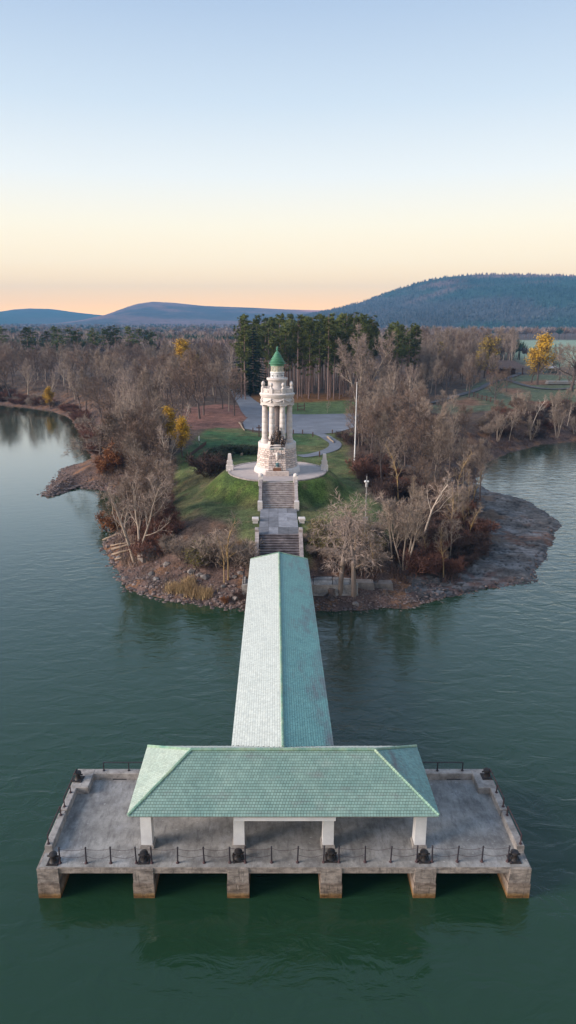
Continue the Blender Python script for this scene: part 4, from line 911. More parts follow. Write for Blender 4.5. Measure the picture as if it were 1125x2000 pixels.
# bronze figures on the pedestal
def figure(name, parts, parent):
    b = MB()
    for p in parts:
        if len(p) == 2: b.ball(p[0], p[1], 10, 8)
        elif len(p) == 3: b.tube([p[0], p[1]], p[2], 8); [b.ball(p[k], (p[2] if not isinstance(p[2], tuple) else p[2][k]), 8, 6) for k in (0, 1)]
    for v in range(len(b.v)): pass
    o = b.build(name, M['bronze'], parent); m_ = o.modifiers.new('fuse', 'REMESH'); m_.mode = 'VOXEL'; m_.voxel_size = .04; m_.use_smooth_shade = True
    return o
stt = thing('bronze_statue', 'dark bronze group of a standing explorer between two crouching men on stone pedestal', 'statue', (TX + .05, TY + pf1 + .85, TZ + pz1))
MB().frustum(-1.15, 1.15, -.6, .6, 0, .2, .1).frustum(-.7, .7, -.35, .5, .2, .5, .2).build('base', M['bronze'], stt)
L3 = lambda *a: a
figure('standing_figure', [((-.17, 0, .5), (-.2, 0, 1.05), .11), ((-.2, 0, 1.05), (-.12, 0, 1.65), .16), ((.2, -.12, .5), (.2, -.05, 1.05), .11), ((.2, -.05, 1.05), (.12, 0, 1.65), .16),
    ((0, 0, 1.62), (0, 0, 1.95), .25), ((0, 0, 1.95), (0, .02, 2.35), .29), ((-.3, 0, 2.38), (.3, 0, 2.38), .13), ((-.38, 0, 2.35), (-.52, -.02, 1.95), .1), ((-.52, -.02, 1.95), (-.25, -.18, 1.78), .08),
    ((.38, 0, 2.35), (.5, .05, 1.95), .1), ((.5, .05, 1.95), (.46, -.1, 1.6), .08), ((0, 0, 2.45), (0, -.02, 2.62), .1), ((0, -.03, 2.76), .18), ((0, -.1, 2.7), .12), ((0, -.22, 2.74), .035),
    ((-.3, 0, 2.9), (.3, 0, 2.9), .05), ((0, -.25, 2.9), (0, .25, 2.9), .06), ((0, 0, 2.95), .17), ((.3, .2, 2.3), (.42, .25, 1.2), (.16, .22)), ((-.1, .28, 2.3), (.2, .35, 1.1), (.18, .25)), ((-.2, -.1, .55), (-.2, -.32, .53), .08), ((.2, -.2, .55), (.22, -.42, .53), .08)], stt)
figure('crouching_figure', [((-.75, -.25, .3), (-.55, -.5, .85), .12), ((-.55, -.5, .85), (-.85, -.1, .75), .15), ((-1.0, -.15, .3), (-.95, -.4, .75), .11), ((-.95, -.4, .75), (-.85, -.1, .6), .14), ((-.85, -.1, .65), (-.88, -.05, 1.15), (.2, .24)),
    ((-1.08, -.05, 1.22), (-.66, -.05, 1.22), .11), ((-1.1, -.05, 1.2), (-1.2, -.25, .95), .08), ((-1.2, -.25, .95), (-1.35, -.3, 1.05), .07), ((-.62, -.08, 1.2), (-.45, -.35, 1.0), .08), ((-.88, -.08, 1.3), (-.88, -.1, 1.4), .08), ((-.9, -.12, 1.52), .15), ((-.9, -.02, 1.72), (-.86, .05, 1.78), .06), ((-.9, -.27, 1.5), .03)], stt)
figure('crouching_figure', [((.62, -.3, .3), (.6, -.5, .8), .12), ((.6, -.5, .8), (.85, -.1, .7), .15), ((1.0, -.2, .3), (1.05, -.45, .7), .12), ((1.05, -.45, .7), (.88, -.1, .6), .15), ((.85, -.05, .6), (.8, -.1, 1.1), (.24, .25)),
    ((.6, -.1, 1.18), (1.02, -.1, 1.15), .12), ((1.04, -.1, 1.12), (1.2, -.3, .85), .09), ((.6, -.1, 1.15), (.5, -.35, .9), .09), ((.8, -.15, 1.25), (.8, -.2, 1.34), .08), ((.8, -.22, 1.44), .15), ((.8, -.12, 1.53), .15), ((1.05, .1, .4), (1.15, .05, 1.0), (.18, .2)), ((.78, -.37, 1.42), .03)], stt)

# ------------------------------------------------------------------ small things on land
def gp(px, py, z0=5): return ground_at(px, py, z0)
x, y, z = gp(692, 911, 6); top = zat(694, 749, y)[1] - z
fp = thing('flagpole', 'tall white flagpole without flag on the lawn right of the monument', 'flagpole', (x, y, z))
MB().tube([(0, 0, 0), (0, 0, top * .5), (0, 0, top)], [.13, .1, .06], 10).build('pole', M['white_paint'], fp, True)
MB().lathe([(.4, -.1), (.4, .12), (.3, .16), (.2, .3)], 14).build('base', M['limestone'], fp, True)
MB().ball((0, 0, top + .12), .14, 10, 8).tube([(.0, 0, top - .1), (.16, 0, top - .1)], .05, 6).build('finial', M['galv'], fp, True)
x, y, z = gp(712, 1060, 5); top = zat(717, 929, y)[1] - z
lp = thing('camera_pole', 'slim metal pole with white camera housing at top and floodlight halfway up', 'pole', (x, y, z))
MB().tube([(0, 0, -.2), (0, 0, top)], [.07, .05], 8).build('pole', M['galv'], lp, True)
MB().lathe([(.08, top - 1.5), (.17, top - 1.4), (.17, top - .75), (.06, top - .6)], 10).build('housing', M['galv'], lp, True)
MB().ball((-.16, -.05, top - .72), .16, 8, 6).ball((.16, -.05, top - .72), .13, 8, 6).build('camera_dome', M['white_paint'], lp, True)
MB().lathe([(.09, top), (.06, top + .12), (.02, top + .25)], 8).build('pole_cap', M['iron'], lp, True)
zf = zat(715, 1013, y)[1] - z; MB().box(-.34, .34, -.16, .1, zf - .22, zf + .22).build('floodlight', M['galv'], lp)
x, y, z = gp(506, 853, 5); h = zat(506, 830, y)[1] - z
cr_ = thing('wooden_cross', 'tall dark wooden cross standing on grass at left side of the monument', 'cross', (x, y, z))
MB().box(-.13, .13, -.13, .13, -.2, h).build('upright', M['oldwood'], cr_); MB().box(-.6, .6, -.17, .14, h * .72, h * .72 + .22).build('crossbar', M['oldwood'], cr_)
for i, (px, py, lab) in enumerate([(494, 844, 'left of the monument at the car park edge'), (573, 848, 'just right of the monument at the car park edge'), (591, 848, 'second right of the monument at the car park edge'),
                                   (611, 853, 'nearest left of the footpath mouth'), (649, 848, 'at right side of the footpath mouth'), (624, 892, 'lone on the lawn beside the footpath bend')]):
    x, y, z = gp(px, py, 5); t = thing('marker_post', 'short dark wooden marker post, %s' % lab, 'post', (x, y, z), 'wooden marker posts round the lawn')
    MB().box(-.12, .12, -.12, .12, -.2, .95).build('shaft', M['oldwood'], t); MB().frustum(-.14, .14, -.14, .14, .95, 1.1, .08).build('cap', M['oldwood'], t)
x, y, z = gp(588, 802, 5)
tg = thing('sapling_guard', 'small dark wooden stake frame on grass in front of the pines', 'frame', (x, y, z))
for s in (-1, 1): MB().box(s * 1.0 - .12, s * 1.0 + .12, -.12, .12, -.2, 2.3).build('stake', M['oldwood'], tg)
for zz in (.35, 1.25): MB().box(-.88, .88, -.1, .1, zz, zz + .22).build('rail', M['oldwood'], tg)
x, y, z = gp(389, 861, 5); t = thing('white_marker', 'small white marker pipe on the lawn beside golden tree', 'marker', (x, y, z))
MB().lathe([(.12, -.1), (.12, 1.0), (.05, 1.12), (.01, 1.13)], 8).build('pipe', M['white_paint'], t)
def log(label, p0, p1, r, m='log', group='driftwood logs on the shore', stub=True):
    p0 = Vector(p0); p1 = Vector(p1); t = thing('driftwood_log', label, 'log', p0, group); d = p1 - p0
    side = Vector((-d.y, d.x, 0)).normalized()
    pts = [d * k / 5 + side * rnd.uniform(-.12, .12) + Vector((0, 0, rnd.uniform(-.03, .05))) for k in range(6)]
    MB().tube(pts, [r * (1.15 - .12 * k) for k in range(6)], 7).build('stem', M[m], t, True)
    if stub: MB().tube([pts[3], pts[3] + side * .7 + Vector((0, 0, .35))], [r * .5, r * .2], 5).build('branch_stub', M[m], t)
    return t
for i, (a, b, lab) in enumerate([((201, 1054), (240, 1042), 'pale bleached log jutting over the water, topmost of the shore logs'), ((218, 1076), (266, 1064), 'long tan log lying on the rubble below the pale leaning tree'),
                                 ((219, 1086), (262, 1074), 'thin tan log lying under the longest shore log'), ((217, 1068), (246, 1064), 'short grey log between the pale logs on the point'), ((226, 1095), (238, 1093), 'short bright plank-like log lowest on the left point')]):
    xa, ya, za = gp(*a, 1.0); xb, yb, zb = gp(*b, 2.0); log(lab, (xa, ya, za + .2), (xb, yb, zb + .25), .16 if i < 3 else .11)
for a, b, lab in [((468, 827), (477, 842), 'pale log laid along the left edge of the car park'), ((640, 855), (652, 866), 'pale log edging beside the footpath curve'), ((471, 890), (488, 876), 'grey log lying behind the hedge by the monument')]:
    xa, ya, za = gp(*a, 5); xb, yb, zb = gp(*b, 5); log(lab, (xa, ya, za + .15), (xb, yb, zb + .15), .22, 'log', 'logs lying on the lawn', False)
def stump(label, px, py, s=1.0):
    x, y, z = gp(px, py, 1); t = thing('tree_stump', label, 'stump', (x, y, z - .1), 'stumps on the beach')
    MB().lathe([(.62 * s, 0), (.42 * s, .2 * s), (.34 * s, .55 * s), (.36 * s, .85 * s), (.2 * s, .9 * s)], 9).build('stem', M['bark_brown'], t)
    for k in range(5):
        a = k * 1.26 + rnd.random(); MB().tube([(.3 * s * math.cos(a), .3 * s * math.sin(a), .3 * s), (.8 * s * math.cos(a), .8 * s * math.sin(a), .08)], [.14 * s, .05 * s], 5).build('root', M['bark_brown'], t)
stump('grey upended root stump on the beach beside the walkway roof', 647, 1164, 1.1); stump('tan sawn stump on the right beach by the rock ledge', 752, 1160, .8); stump('tan sawn stump on the left bank beside the walkway', 455, 1165, .8)
# boulders
def rock_mesh(b, c, s, r, flat=.7):
    vs = []; 
    for la, k in ((-.9, 1), (-.35, 5), (.4, 5), (.95, 1)):
        for j in range(k):
            a = 2 * math.pi * (j + (.5 if la > 0 else 0)) / k + r.uniform(-.3, .3); q = s * r.uniform(.75, 1.15); ca = math.sqrt(max(0, 1 - la * la))
            vs.append((c[0] + q * ca * math.cos(a), c[1] + q * ca * math.sin(a), c[2] + q * la * flat))
    fs = []
    for j in range(5):
        k = (j + 1) % 5; fs += [(0, 1 + k, 1 + j), (1 + j, 1 + k, 6 + j), (1 + k, 6 + k, 6 + j), (6 + j, 6 + k, 11)]
    b.add(vs, fs)
BOUL = [(326, 1102, .75, 'grey round boulder midway up the left rubble bank'), (296, 1122, .8, 'pale tan boulder on the left rubble bank under the leaning tree'), (305, 1132, .7, 'pale flat boulder above the dry reeds at left'),
        (372, 1118, .8, 'dark grey boulder below the olive bush'), (400, 1128, .95, 'dark angular boulder on the bank left of slender trunks'), (459, 1127, .6, 'grey boulder between slender trunks and walkway'), (435, 1146, .55, 'small grey boulder beside the dry reeds'),
        (462, 1169, .8, 'pale smooth boulder close to the walkway at left'), (470, 1120, .7, 'grey boulder partly under dead leaves by the abutment'), (389, 1123, .6, 'brown boulder left of dark angular boulder'),
        (232, 1090, .6, 'tan boulder on the left point near the water'), (244, 1130, .55, 'dark boulder at the waterline on the left point'), (694, 1180, .6, 'pale flat boulder on the right beach near walkway'), (102, 940, .7, 'rusty round mooring boulder at the tip of left spit')]
for px, py, s, lab in BOUL:
    x, y, z = gp(px, py, 1.5); b = MB(); s *= .68; rock_mesh(b, (0, 0, 0), s, rnd); rock_mesh(b, (s * .6, .1, -.1), s * .45, rnd)
    o = b.build('boulder', M['boulder'], None); o.location = (x, y, z + s * .15); o.rotation_euler.z = rnd.random() * 6; tag(o, lab, 'boulder', 'boulders along the shore')
x, y, z = gp(291, 1088, 3); o = thing('concrete_block', 'big weathered concrete block behind the pale leaning tree', 'block', (x, y, z), None, .5)
MB().bbox(-1.1, 1.1, -.8, .8, -.4, 1.3, .08).build('block', M['boulder'], o)
for i, (px, py, sx_, lab) in enumerate([(705, 1140, 1.5, 'pale flat stone slab against the platform end on the right'), (742, 1142, 1.5, 'second pale flat stone slab right of the platform')]):
    x, y, z = gp(px, py, 1.5); b = MB(); b.frustum(-sx_, sx_, -.7, .7, -.5, .35, .12); o = b.build('stone_slab', M['boulder'], None); o.location = (x, y, max(z, 1.3)); tag(o, lab, 'slab', 'flat slabs on the right shore')
# dark rock ledge running out along the left spit
b = MB(); rl2 = random.Random(3)
for k in range(26):
    f = k / 25; px_ = 190 - 104 * f + rl2.uniform(-8, 8); py_ = 928 + 38 * f + rl2.uniform(-6, 6); x, y = at(px_, py_, .4)
    rock_mesh(b, (x, y, .12 + .25 * (1 - f)), rl2.uniform(.6, 1.7) * (1 - .35 * f), rl2, .1)
tag(b.build('rock_ledge', M['rock'], None), 'dark broken rock ledge running out into the water on the left spit', 'rock ledge')
# timber revetment by golden tree
rv = thing('timber_revetment', 'low dark timber plank wall beside the golden tree at lawn edge', 'wall', (*gp(376, 888)[:2], 4.6))
p0 = Vector(gp(370, 893)); p1 = Vector(gp(403, 868))
for k in range(12):
    a = p0.lerp(p1, k / 12) - Vector(rv.location); c = p0.lerp(p1, (k + .92) / 12) - Vector(rv.location)
    q = MB(); q.add([(a.x, a.y, -.6), (c.x, c.y, -.6), (c.x, c.y + .25, -.6), (a.x, a.y + .25, -.6), (a.x, a.y, 1.5), (c.x, c.y, 1.5 + rnd.uniform(0, .12)), (c.x, c.y + .25, 1.5), (a.x, a.y + .25, 1.5)], [(0, 1, 5, 4), (1, 2, 6, 5), (2, 3, 7, 6), (3, 0, 4, 7), (4, 5, 6, 7)])
    q.build('plank', M['oldwood'], rv)
# split-rail fence, picnic shelter, kiosk, dock stack
fe = thing('rail_fence', 'dark wooden split rail fence in the park on the right', 'fence', (*gp(940, 778)[:2], gp(940, 778)[2]))
P = [Vector(gp(x, yy)) - Vector(fe.location) for x, yy in ((925, 775), (933, 778), (941, 781), (950, 783), (958, 785), (966, 787))]
for p in P: MB().box(p.x - .14, p.x + .14, p.y - .14, p.y + .14, p.z - .3, p.z + 1.7).build('fence_post', M['oldwood'], fe)
for i in range(5):
    for zz in (.55, 1.25): MB().tube([P[i] + Vector((0, 0, zz)), P[i + 1] + Vector((0, 0, zz + rnd.uniform(-.1, .1)))], .09, 5).build('rail', M['oldwood'], fe)
x, y, z = gp(985, 731); ps = thing('picnic_shelter', 'dark brown picnic shelter with hipped shingle roof among bare trees', 'shelter', (x, y, z), None, .2)
b = MB(); w, d_, e, rz_ = 8.5, 5.5, 3.4, 6.6
b.add([(-w, -d_, e), (w, -d_, e), (w, d_, e), (-w, d_, e), (-w * .5, 0, rz_), (w * .5, 0, rz_)], [(0, 1, 5, 4), (1, 2, 5), (2, 3, 4, 5), (3, 0, 4), (3, 2, 1, 0)]); b.build('roof', M['shingle'], ps)
for i in (-1, 0, 1):
    for j in (-1, 1): MB().box(i * 7 - .2, i * 7 + .2, j * 4.4 - .2, j * 4.4 + .2, -.2, e + .02).build('post', M['oldwood'], ps)
MB().box(-7, 7, 2, 4.2, 0, 2.4).build('back_wall', M['oldwood'], ps)
x, y, z = gp(1074, 729); k_ = thing('utility_cart', 'dark green utility shed with pale roof on the far field edge', 'shed', (x, y, z), None, .3)
MB().box(-2.6, 2.6, -2, 2, 0, 2.6).build('wall', M['dark_green'], k_); MB().add([(-3, -2.4, 2.6), (3, -2.4, 2.6), (3, 2.4, 2.6), (-3, 2.4, 2.6), (-3, 0, 3.7), (3, 0, 3.7)], [(0, 1, 5, 4), (2, 3, 4, 5), (1, 2, 5), (3, 0, 4)])
b = MB(); b.add([(-3, -2.4, 2.6), (3, -2.4, 2.6), (3, 2.4, 2.6), (-3, 2.4, 2.6), (-3, 0, 3.7), (3, 0, 3.7)], [(0, 1, 5, 4), (2, 3, 4, 5), (1, 2, 5), (3, 0, 4)]); b.build('roof', M['galv'], k_)
k_.name = 'utility_shed'
for i, (px, lab) in enumerate([(1090, 'long grey stack of dock sections on the grass at right'), (1125, 'shorter grey stack of dock sections at the right edge')]):
    x, y, z = gp(px, 751); t = thing('dock_stack', lab, 'dock stack', (x, y, z), 'stacks of dock sections in the park', .03)
    for k in range(3): MB().box(-5 + .2 * k, 5 - .3 * k, -1.4, 1.4, .3 + k * .42, .6 + k * .42).build('dock_section', M['galv'], t)
    for s in (-3.5, 3.5): MB().box(s - .2, s + .2, -1.3, 1.3, 0, .3).build('bearer', M['oldwood'], t)

# ------------------------------------------------------------------ trees
def grow(spec, seed):
    r = random.Random(seed); T = MB(); tw = []
    S = dict(h=12, r=.2, clear=.3, stems=1, lean=.05, n=(13, 6, 5, 6), ang=(48, 42, 42), ratio=(.52, .5, .5), up=.12, wob=.16, twl=.9, tww=.05, droop=0.0, spread=.0, taper=.35, hang=0.0, lenpow=.6, twob=.35, limb=1.0); S.update(spec)
    tips = []
    def ribbon_(a, b, w):
        d = b - a; s = d.cross(Vector((r.uniform(-1, 1), r.uniform(-1, 1), r.uniform(-1, 1))))
        if s.length < 1e-6: return
        s = s.normalized() * w * .5; tw.append((a - s, a + s, b))
    def branch(p, d, L, rad, lev, tmin):
        ns = (7, 5, 3, 2)[lev]; pts = [p.copy()]; dirs = [d.copy()]
        for i in range(ns):
            w = S['wob'] * (1 if lev else S['twob'])
            d = d + Vector((r.gauss(0, w), r.gauss(0, w), r.gauss(0, w * .6)))
            d.z += S['up'] * (lev > 0) - S['droop'] * (i / ns) * (lev > 0) - S['hang'] * (lev > 1); d.normalize()
            p = p + d * (L / ns); pts.append(p.copy()); dirs.append(d.copy())
        r1 = rad * (S['taper'] if lev == 0 else .35)
        if lev <= 2: T.tube(pts, [rad + (r1 - rad) * i / ns for i in range(ns + 1)], (7, 5, 3)[lev], cap=False)
        else:
            for i in range(ns): ribbon_(pts[i], pts[i] + (pts[i + 1] - pts[i]) * 1.5, S['tww'] * 1.5)
        if lev < 3:
            k = S['n'][lev]; az = r.random() * 6.28
            for j in range(k):
                t = tmin + (1 - tmin) * (j + r.uniform(.1, .9)) / k; f = t * ns; i = min(int(f), ns - 1); q = pts[i].lerp(pts[i + 1], f - i); dd = dirs[min(i + 1, ns)]
                a = R(S['ang'][lev] * r.uniform(.65, 1.25) * (1.15 - .35 * t)); az += 2.4 + r.uniform(-.4, .4)
                u = dd.orthogonal().normalized(); v = dd.cross(u); nd = dd * math.cos(a) + (u * math.cos(az) + v * math.sin(az)) * math.sin(a)
                rr = (rad + (r1 - rad) * t) * r.uniform(.42, .62) * (S['limb'] if lev == 0 else 1)
                cl = L * S['ratio'][lev] * (1 - S['lenpow'] * (t - tmin) / (1 - tmin + 1e-6)) * r.uniform(.75, 1.2)
                branch(q, nd.normalized(), max(cl, .35), max(rr, .012), lev + 1, .22)
        else:
            for j in range(S['n'][3]):
                f = r.uniform(.2, 1) * ns; i = min(int(f), ns - 1); q = pts[i].lerp(pts[i + 1], f - i)
                dd = dirs[i] + Vector((r.gauss(0, .5), r.gauss(0, .5), r.gauss(.1, .45) - S['hang'] * 2))
                ribbon_(q, q + dd.normalized() * S['twl'] * r.uniform(.5, 1.2), S['tww'])
            tips.extend(pts[1:])
    for s in range(S['stems']):
        a = 2 * math.pi * s / S['stems'] + r.random(); ln = S['lean'] + (S['spread'] * r.uniform(.5, 1.2) if S['stems'] > 1 else 0)
        d = Vector((math.cos(a) * ln, math.sin(a) * ln, 1)).normalized(); o = Vector((math.cos(a), math.sin(a), 0)) * (.0 if S['stems'] == 1 else S['r'] * 1.3)
        branch(o + Vector((0, 0, -.3)), d, S['h'] * (.85 if S['stems'] == 1 else r.uniform(.7, .9)), S['r'] * (1 if S['stems'] == 1 else r.uniform(.6, 1)), 0, S['clear'])
    return T, tw, tips, r
def tri_mesh(name, tris, m):
    V = np.array([tuple(p) for t in tris for p in t], np.float32); F = np.arange(len(V)).reshape(-1, 3)
    me = np_mesh(name, V, F); me.materials.append(m); return me
def leaf_tris(tips, r, n, size, jit):
    out = []
    for _ in range(n):
        c = Vector(r.choice(tips)) + Vector((r.gauss(0, jit), r.gauss(0, jit), r.gauss(0, jit)))
        a = Vector((r.gauss(0, 1), r.gauss(0, 1), r.gauss(0, 1))).normalized() * size * r.uniform(.5, 1.2); b = a.cross(Vector((r.gauss(0, 1), r.gauss(0, 1), r.gauss(0, 1)))).normalized() * size * r.uniform(.4, .9)
        out.append((c - a * .5, c + a * .5, c + b))
    return out
PROTO = {}
def proto(key, spec, seeds, bark, twig, leaf=None, nleaf=0, lsize=.3, jit=.35):
    L = []
    for s in seeds:
        T, tw, tips, r = grow(spec, s); tm = bpy.data.meshes.new('trunk'); tm.from_pydata(T.v, [], T.f); tm.polygons.foreach_set('use_smooth', [True] * len(tm.polygons)); tm.materials.append(M[bark])
        extra = None
        if leaf: extra = tri_mesh('leaves', leaf_tris(tips, r, nleaf, lsize, jit), M[leaf])
        V = np.array([tuple(p) for t in tw for p in t]); hh = float(V[:, 2].max())
        L.append((tm, tri_mesh('crown', tw, M[twig]), extra, hh))
    PROTO[key] = L
proto('round', dict(h=13, r=.24, clear=.22, n=(15, 7, 5, 6), twl=.95, tww=.045, ratio=(.58, .5, .5)), (1, 2, 3), 'bark_brown', 'twig_brown')
proto('grey', dict(h=13, r=.2, clear=.3, n=(13, 6, 5, 6), ang=(38, 38, 40), up=.18, twl=.95, tww=.042), (4, 5, 6), 'bark_brown', 'twig_grey')
proto('thin', dict(h=12, r=.13, clear=.35, n=(11, 5, 4, 5), ang=(42, 40, 40), ratio=(.38, .5, .5), up=.1, twl=.8, tww=.038), (7, 8), 'bark_pale', 'twig_grey')
proto('pale', dict(h=16, r=.34, clear=.25, stems=1, n=(9, 6, 5, 5), ang=(34, 42, 45), ratio=(.75, .42, .45), up=.14, wob=.13, twl=.8, tww=.05, lenpow=.45), (9, 10), 'bark_pale', 'twig_pale')
proto('vase', dict(h=20, r=.3, clear=.22, stems=4, spread=.35, n=(11, 6, 5, 5), ang=(32, 40, 42), ratio=(.42, .45, .5), up=.1, twl=1.1, tww=.07, lenpow=.5), (12,), 'bark_pale', 'twig_pale')
proto('cottonwood', dict(h=12, r=.24, clear=.35, stems=3, spread=.26, n=(9, 5, 4, 4), ang=(38, 45, 45), ratio=(.42, .45, .5), up=.05, wob=.16, twl=.6, tww=.035), (14, 15), 'bark_pale', 'twig_pale')
proto('willow', dict(h=9.0, r=.27, clear=.38, lean=.02, n=(13, 7, 5, 5), ang=(62, 55, 50), ratio=(.42, .5, .5), up=.12, droop=.5, wob=.26, twl=.5, tww=.028, taper=.45, hang=.1, lenpow=.15, twob=.14, limb=.62), (17, 18, 43), 'bark_willow', 'twig_pale')
proto('spread', dict(h=11, r=.4, clear=.25, n=(14, 8, 6, 6), ang=(66, 48, 45), ratio=(.85, .5, .5), up=.02, droop=.12, wob=.2, twl=.9, tww=.055, lenpow=.5), (19, 20), 'bark_brown', 'twig_grey')
proto('stemmy', dict(h=9, r=.12, clear=.35, stems=4, spread=.22, n=(8, 5, 4, 4), ang=(35, 40, 42), ratio=(.36, .48, .5), up=.12, twl=.6, tww=.035), (21, 22), 'bark_pale', 'twig_grey')
proto('white', dict(h=11, r=.17, clear=.4, lean=.12, n=(7, 4, 4, 4), ang=(48, 45, 42), ratio=(.42, .45, .5), wob=.22, up=.05, twl=.55, tww=.035), (23, 24), 'bark_birch', 'twig_pale')
proto('birch', dict(h=11, r=.13, clear=.3, n=(14, 4, 3, 4), ang=(42, 40, 42), ratio=(.26, .5, .5), up=.1, twl=.5, tww=.03), (25,), 'bark_birch', 'twig_pale')
proto('slender', dict(h=10, r=.11, clear=.35, n=(15, 4, 3, 4), ang=(45, 42, 42), ratio=(.2, .5, .5), up=.12, twl=.5, tww=.03), (26, 44), 'bark_yellow', 'twig_grey')
proto('bush_red', dict(h=2.6, r=.04, clear=.1, stems=9, spread=.7, n=(6, 4, 3, 4), ang=(35, 40, 42), ratio=(.5, .5, .5), twl=.45, tww=.045), (27, 28), 'twig_dark', 'twig_red')
proto('bush_dark', dict(h=2.8, r=.04, clear=.1, stems=9, spread=.7, n=(6, 4, 3, 4), ang=(35, 40, 42), ratio=(.5, .5, .5), twl=.45, tww=.045), (29, 30), 'twig_dark', 'twig_dark')
proto('bush_grey', dict(h=3.4, r=.04, clear=.15, stems=10, spread=.6, n=(6, 4, 3, 4), ang=(32, 38, 42), ratio=(.45, .5, .5), twl=.5, tww=.035), (31, 32), 'bark_brown', 'twig_grey')
proto('bush_orange', dict(h=3.2, r=.05, clear=.1, stems=8, spread=.5, n=(6, 4, 3, 4), ang=(35, 40, 42), ratio=(.5, .5, .5), twl=.4, tww=.05), (33,), 'bark_brown', 'twig_orange', 'twig_orange', 900, .22, .2)
proto('bush_olive', dict(h=3.0, r=.05, clear=.1, stems=6, spread=.5, n=(6, 4, 3, 3), ang=(35, 40, 42), ratio=(.5, .5, .5), twl=.4, tww=.04), (34,), 'bark_brown', 'twig_grey', 'leaf_olive', 1100, .2, .2)
proto('hedge', dict(h=2.1, r=.05, clear=.05, stems=7, spread=.8, n=(6, 4, 3, 2), ang=(40, 42, 42), ratio=(.55, .5, .5), twl=.3, tww=.04), (35, 36), 'twig_dark', 'twig_dark', 'evergreen', 2200, .26, .22)
proto('gold', dict(h=12, r=.22, clear=.18, n=(16, 6, 4, 3), ang=(36, 40, 40), ratio=(.45, .5, .5), up=.16, twl=.6, tww=.04), (37, 38), 'bark_brown', 'twig_brown', 'leaf_gold', 5200, .33, .42)
proto('ochre', dict(h=12, r=.22, clear=.2, n=(15, 6, 5, 4), ang=(40, 40, 40), ratio=(.5, .5, .5), up=.12, twl=.8, tww=.05), (39, 40), 'bark_brown', 'twig_brown', 'leaf_ochre', 1600, .4, .45)
proto('russet', dict(h=8, r=.16, clear=.1, n=(16, 6, 5, 5), ang=(52, 42, 42), ratio=(.6, .5, .5), up=.06, twl=.7, tww=.042), (41, 42), 'bark_brown', 'twig_brown')
def conifer(key, seeds, h, kind, bark, leafm):
    L = []
    for s in seeds:
        r = random.Random(s); T = MB(); T.tube([(0, 0, -.3), (r.gauss(0, .1), r.gauss(0, .1), h * .5), (r.gauss(0, .2), r.gauss(0, .2), h)], [.22 * h / 24, .17 * h / 24, .04], 7, cap=False); tris = []
        if kind == 'pine':
            for b_ in range(46):
                z = h * (r.uniform(.54, .99) if b_ < 40 else r.uniform(.35, .54)); a = r.random() * 6.28; f = (z / h - .5) / .5; L_ = (1.1 + 2.2 * math.sin(math.pi * min(1, max(.12, .22 + f * .72)))) * r.uniform(.6, 1.1) * (.8 if b_ < 40 else .55)
                d = Vector((math.cos(a), math.sin(a), r.uniform(-.05, .45))); p0 = Vector((0, 0, z)); T.tube([p0, p0 + d * L_], [.045, .015], 3, cap=False)
                if b_ >= 43: continue
                for c in range(4):
                    cc = p0 + d * L_ * (.4 + .22 * c) + Vector((r.gauss(0, .25), r.gauss(0, .25), r.gauss(.1, .2)))
                    for _ in range(13):
                        q = Vector((r.gauss(0, 1), r.gauss(0, 1), r.gauss(.25, .6))).normalized(); u = q.orthogonal().normalized() * r.uniform(.08, .16); st_ = cc + q * .05
                        tris.append((st_ - u, st_ + u, cc + q * r.uniform(.5, .95)))
        else:
            nl = 26
            for l in range(nl):
                t = l / nl; z = h * (.06 + .93 * t); L_ = h * .23 * (1 - t) ** .85 + .3
                for k in range(9):
                    a = r.random() * 6.28; d = Vector((math.cos(a), math.sin(a), -.28 + .3 * t)); p0 = Vector((0, 0, z)); ll = L_ * r.uniform(.75, 1.15)
                    for c in range(7):
                        f = (c + .6) / 7; cc = p0 + d * ll * f; s_ = Vector((-d.y, d.x, 0))
                        for sd_ in (-1, 1):
                            e = cc + s_ * sd_ * ll * .26 * (1.1 - f * .7) + d * ll * .16 + Vector((0, 0, r.gauss(-.1, .12))); u = Vector((0, 0, 1)) * .16 + d * .2
                            tris.append((cc - u, cc + u, e))
        tm = bpy.data.meshes.new('trunk'); tm.from_pydata(T.v, [], T.f); tm.materials.append(M[bark]); L.append((tm, tri_mesh('crown', tris, M[leafm]), None, h))
    PROTO[key] = L
conifer('pine', (51, 52, 53, 54), 25, 'pine', 'bark_pine', 'needle'); conifer('spruce', (55, 56), 22, 'spruce', 'bark_brown', 'needle_dark')
NTREE = 0
def plant(key, x, y, h, name, label, cat='tree', group=None, z=None, wide=1.0, rz=None, var=None, tilt=None):
    global NTREE; NTREE += 1
    L = PROTO[key]; tm, cm, lm, hh = L[rnd.randrange(len(L)) if var is None else var % len(L)]
    if z is None: z = hz(x, y)
    t = thing(name, label, cat, (x, y, z), group, rnd.random() * 6.28 if rz is None else rz); s = h / hh; t.scale = (s * wide, s * wide, s)
    if tilt: t.rotation_euler.x, t.rotation_euler.y = tilt
    link_mesh('trunk' if cat == 'tree' else 'stems', tm, None, t); link_mesh('crown' if cat == 'tree' else 'twigs', cm, None, t)
    if lm: link_mesh('leaves', lm, None, t)
    return t
TAKEN = []
CLEAR = []          # sight lines over open water or lawn that stay free of planting
def plant_px(key, px, py, ytop, name, label, cat='tree', group=None, z0=5, **kw):
    x, y, z = ground_at(px, py, z0); h = max(.8, zat(px, ytop, y)[1] - z); TAKEN.append((x, y, h * .3))
    return plant(key, x, y, h, name, label, cat, group, z=z - .05, **kw)

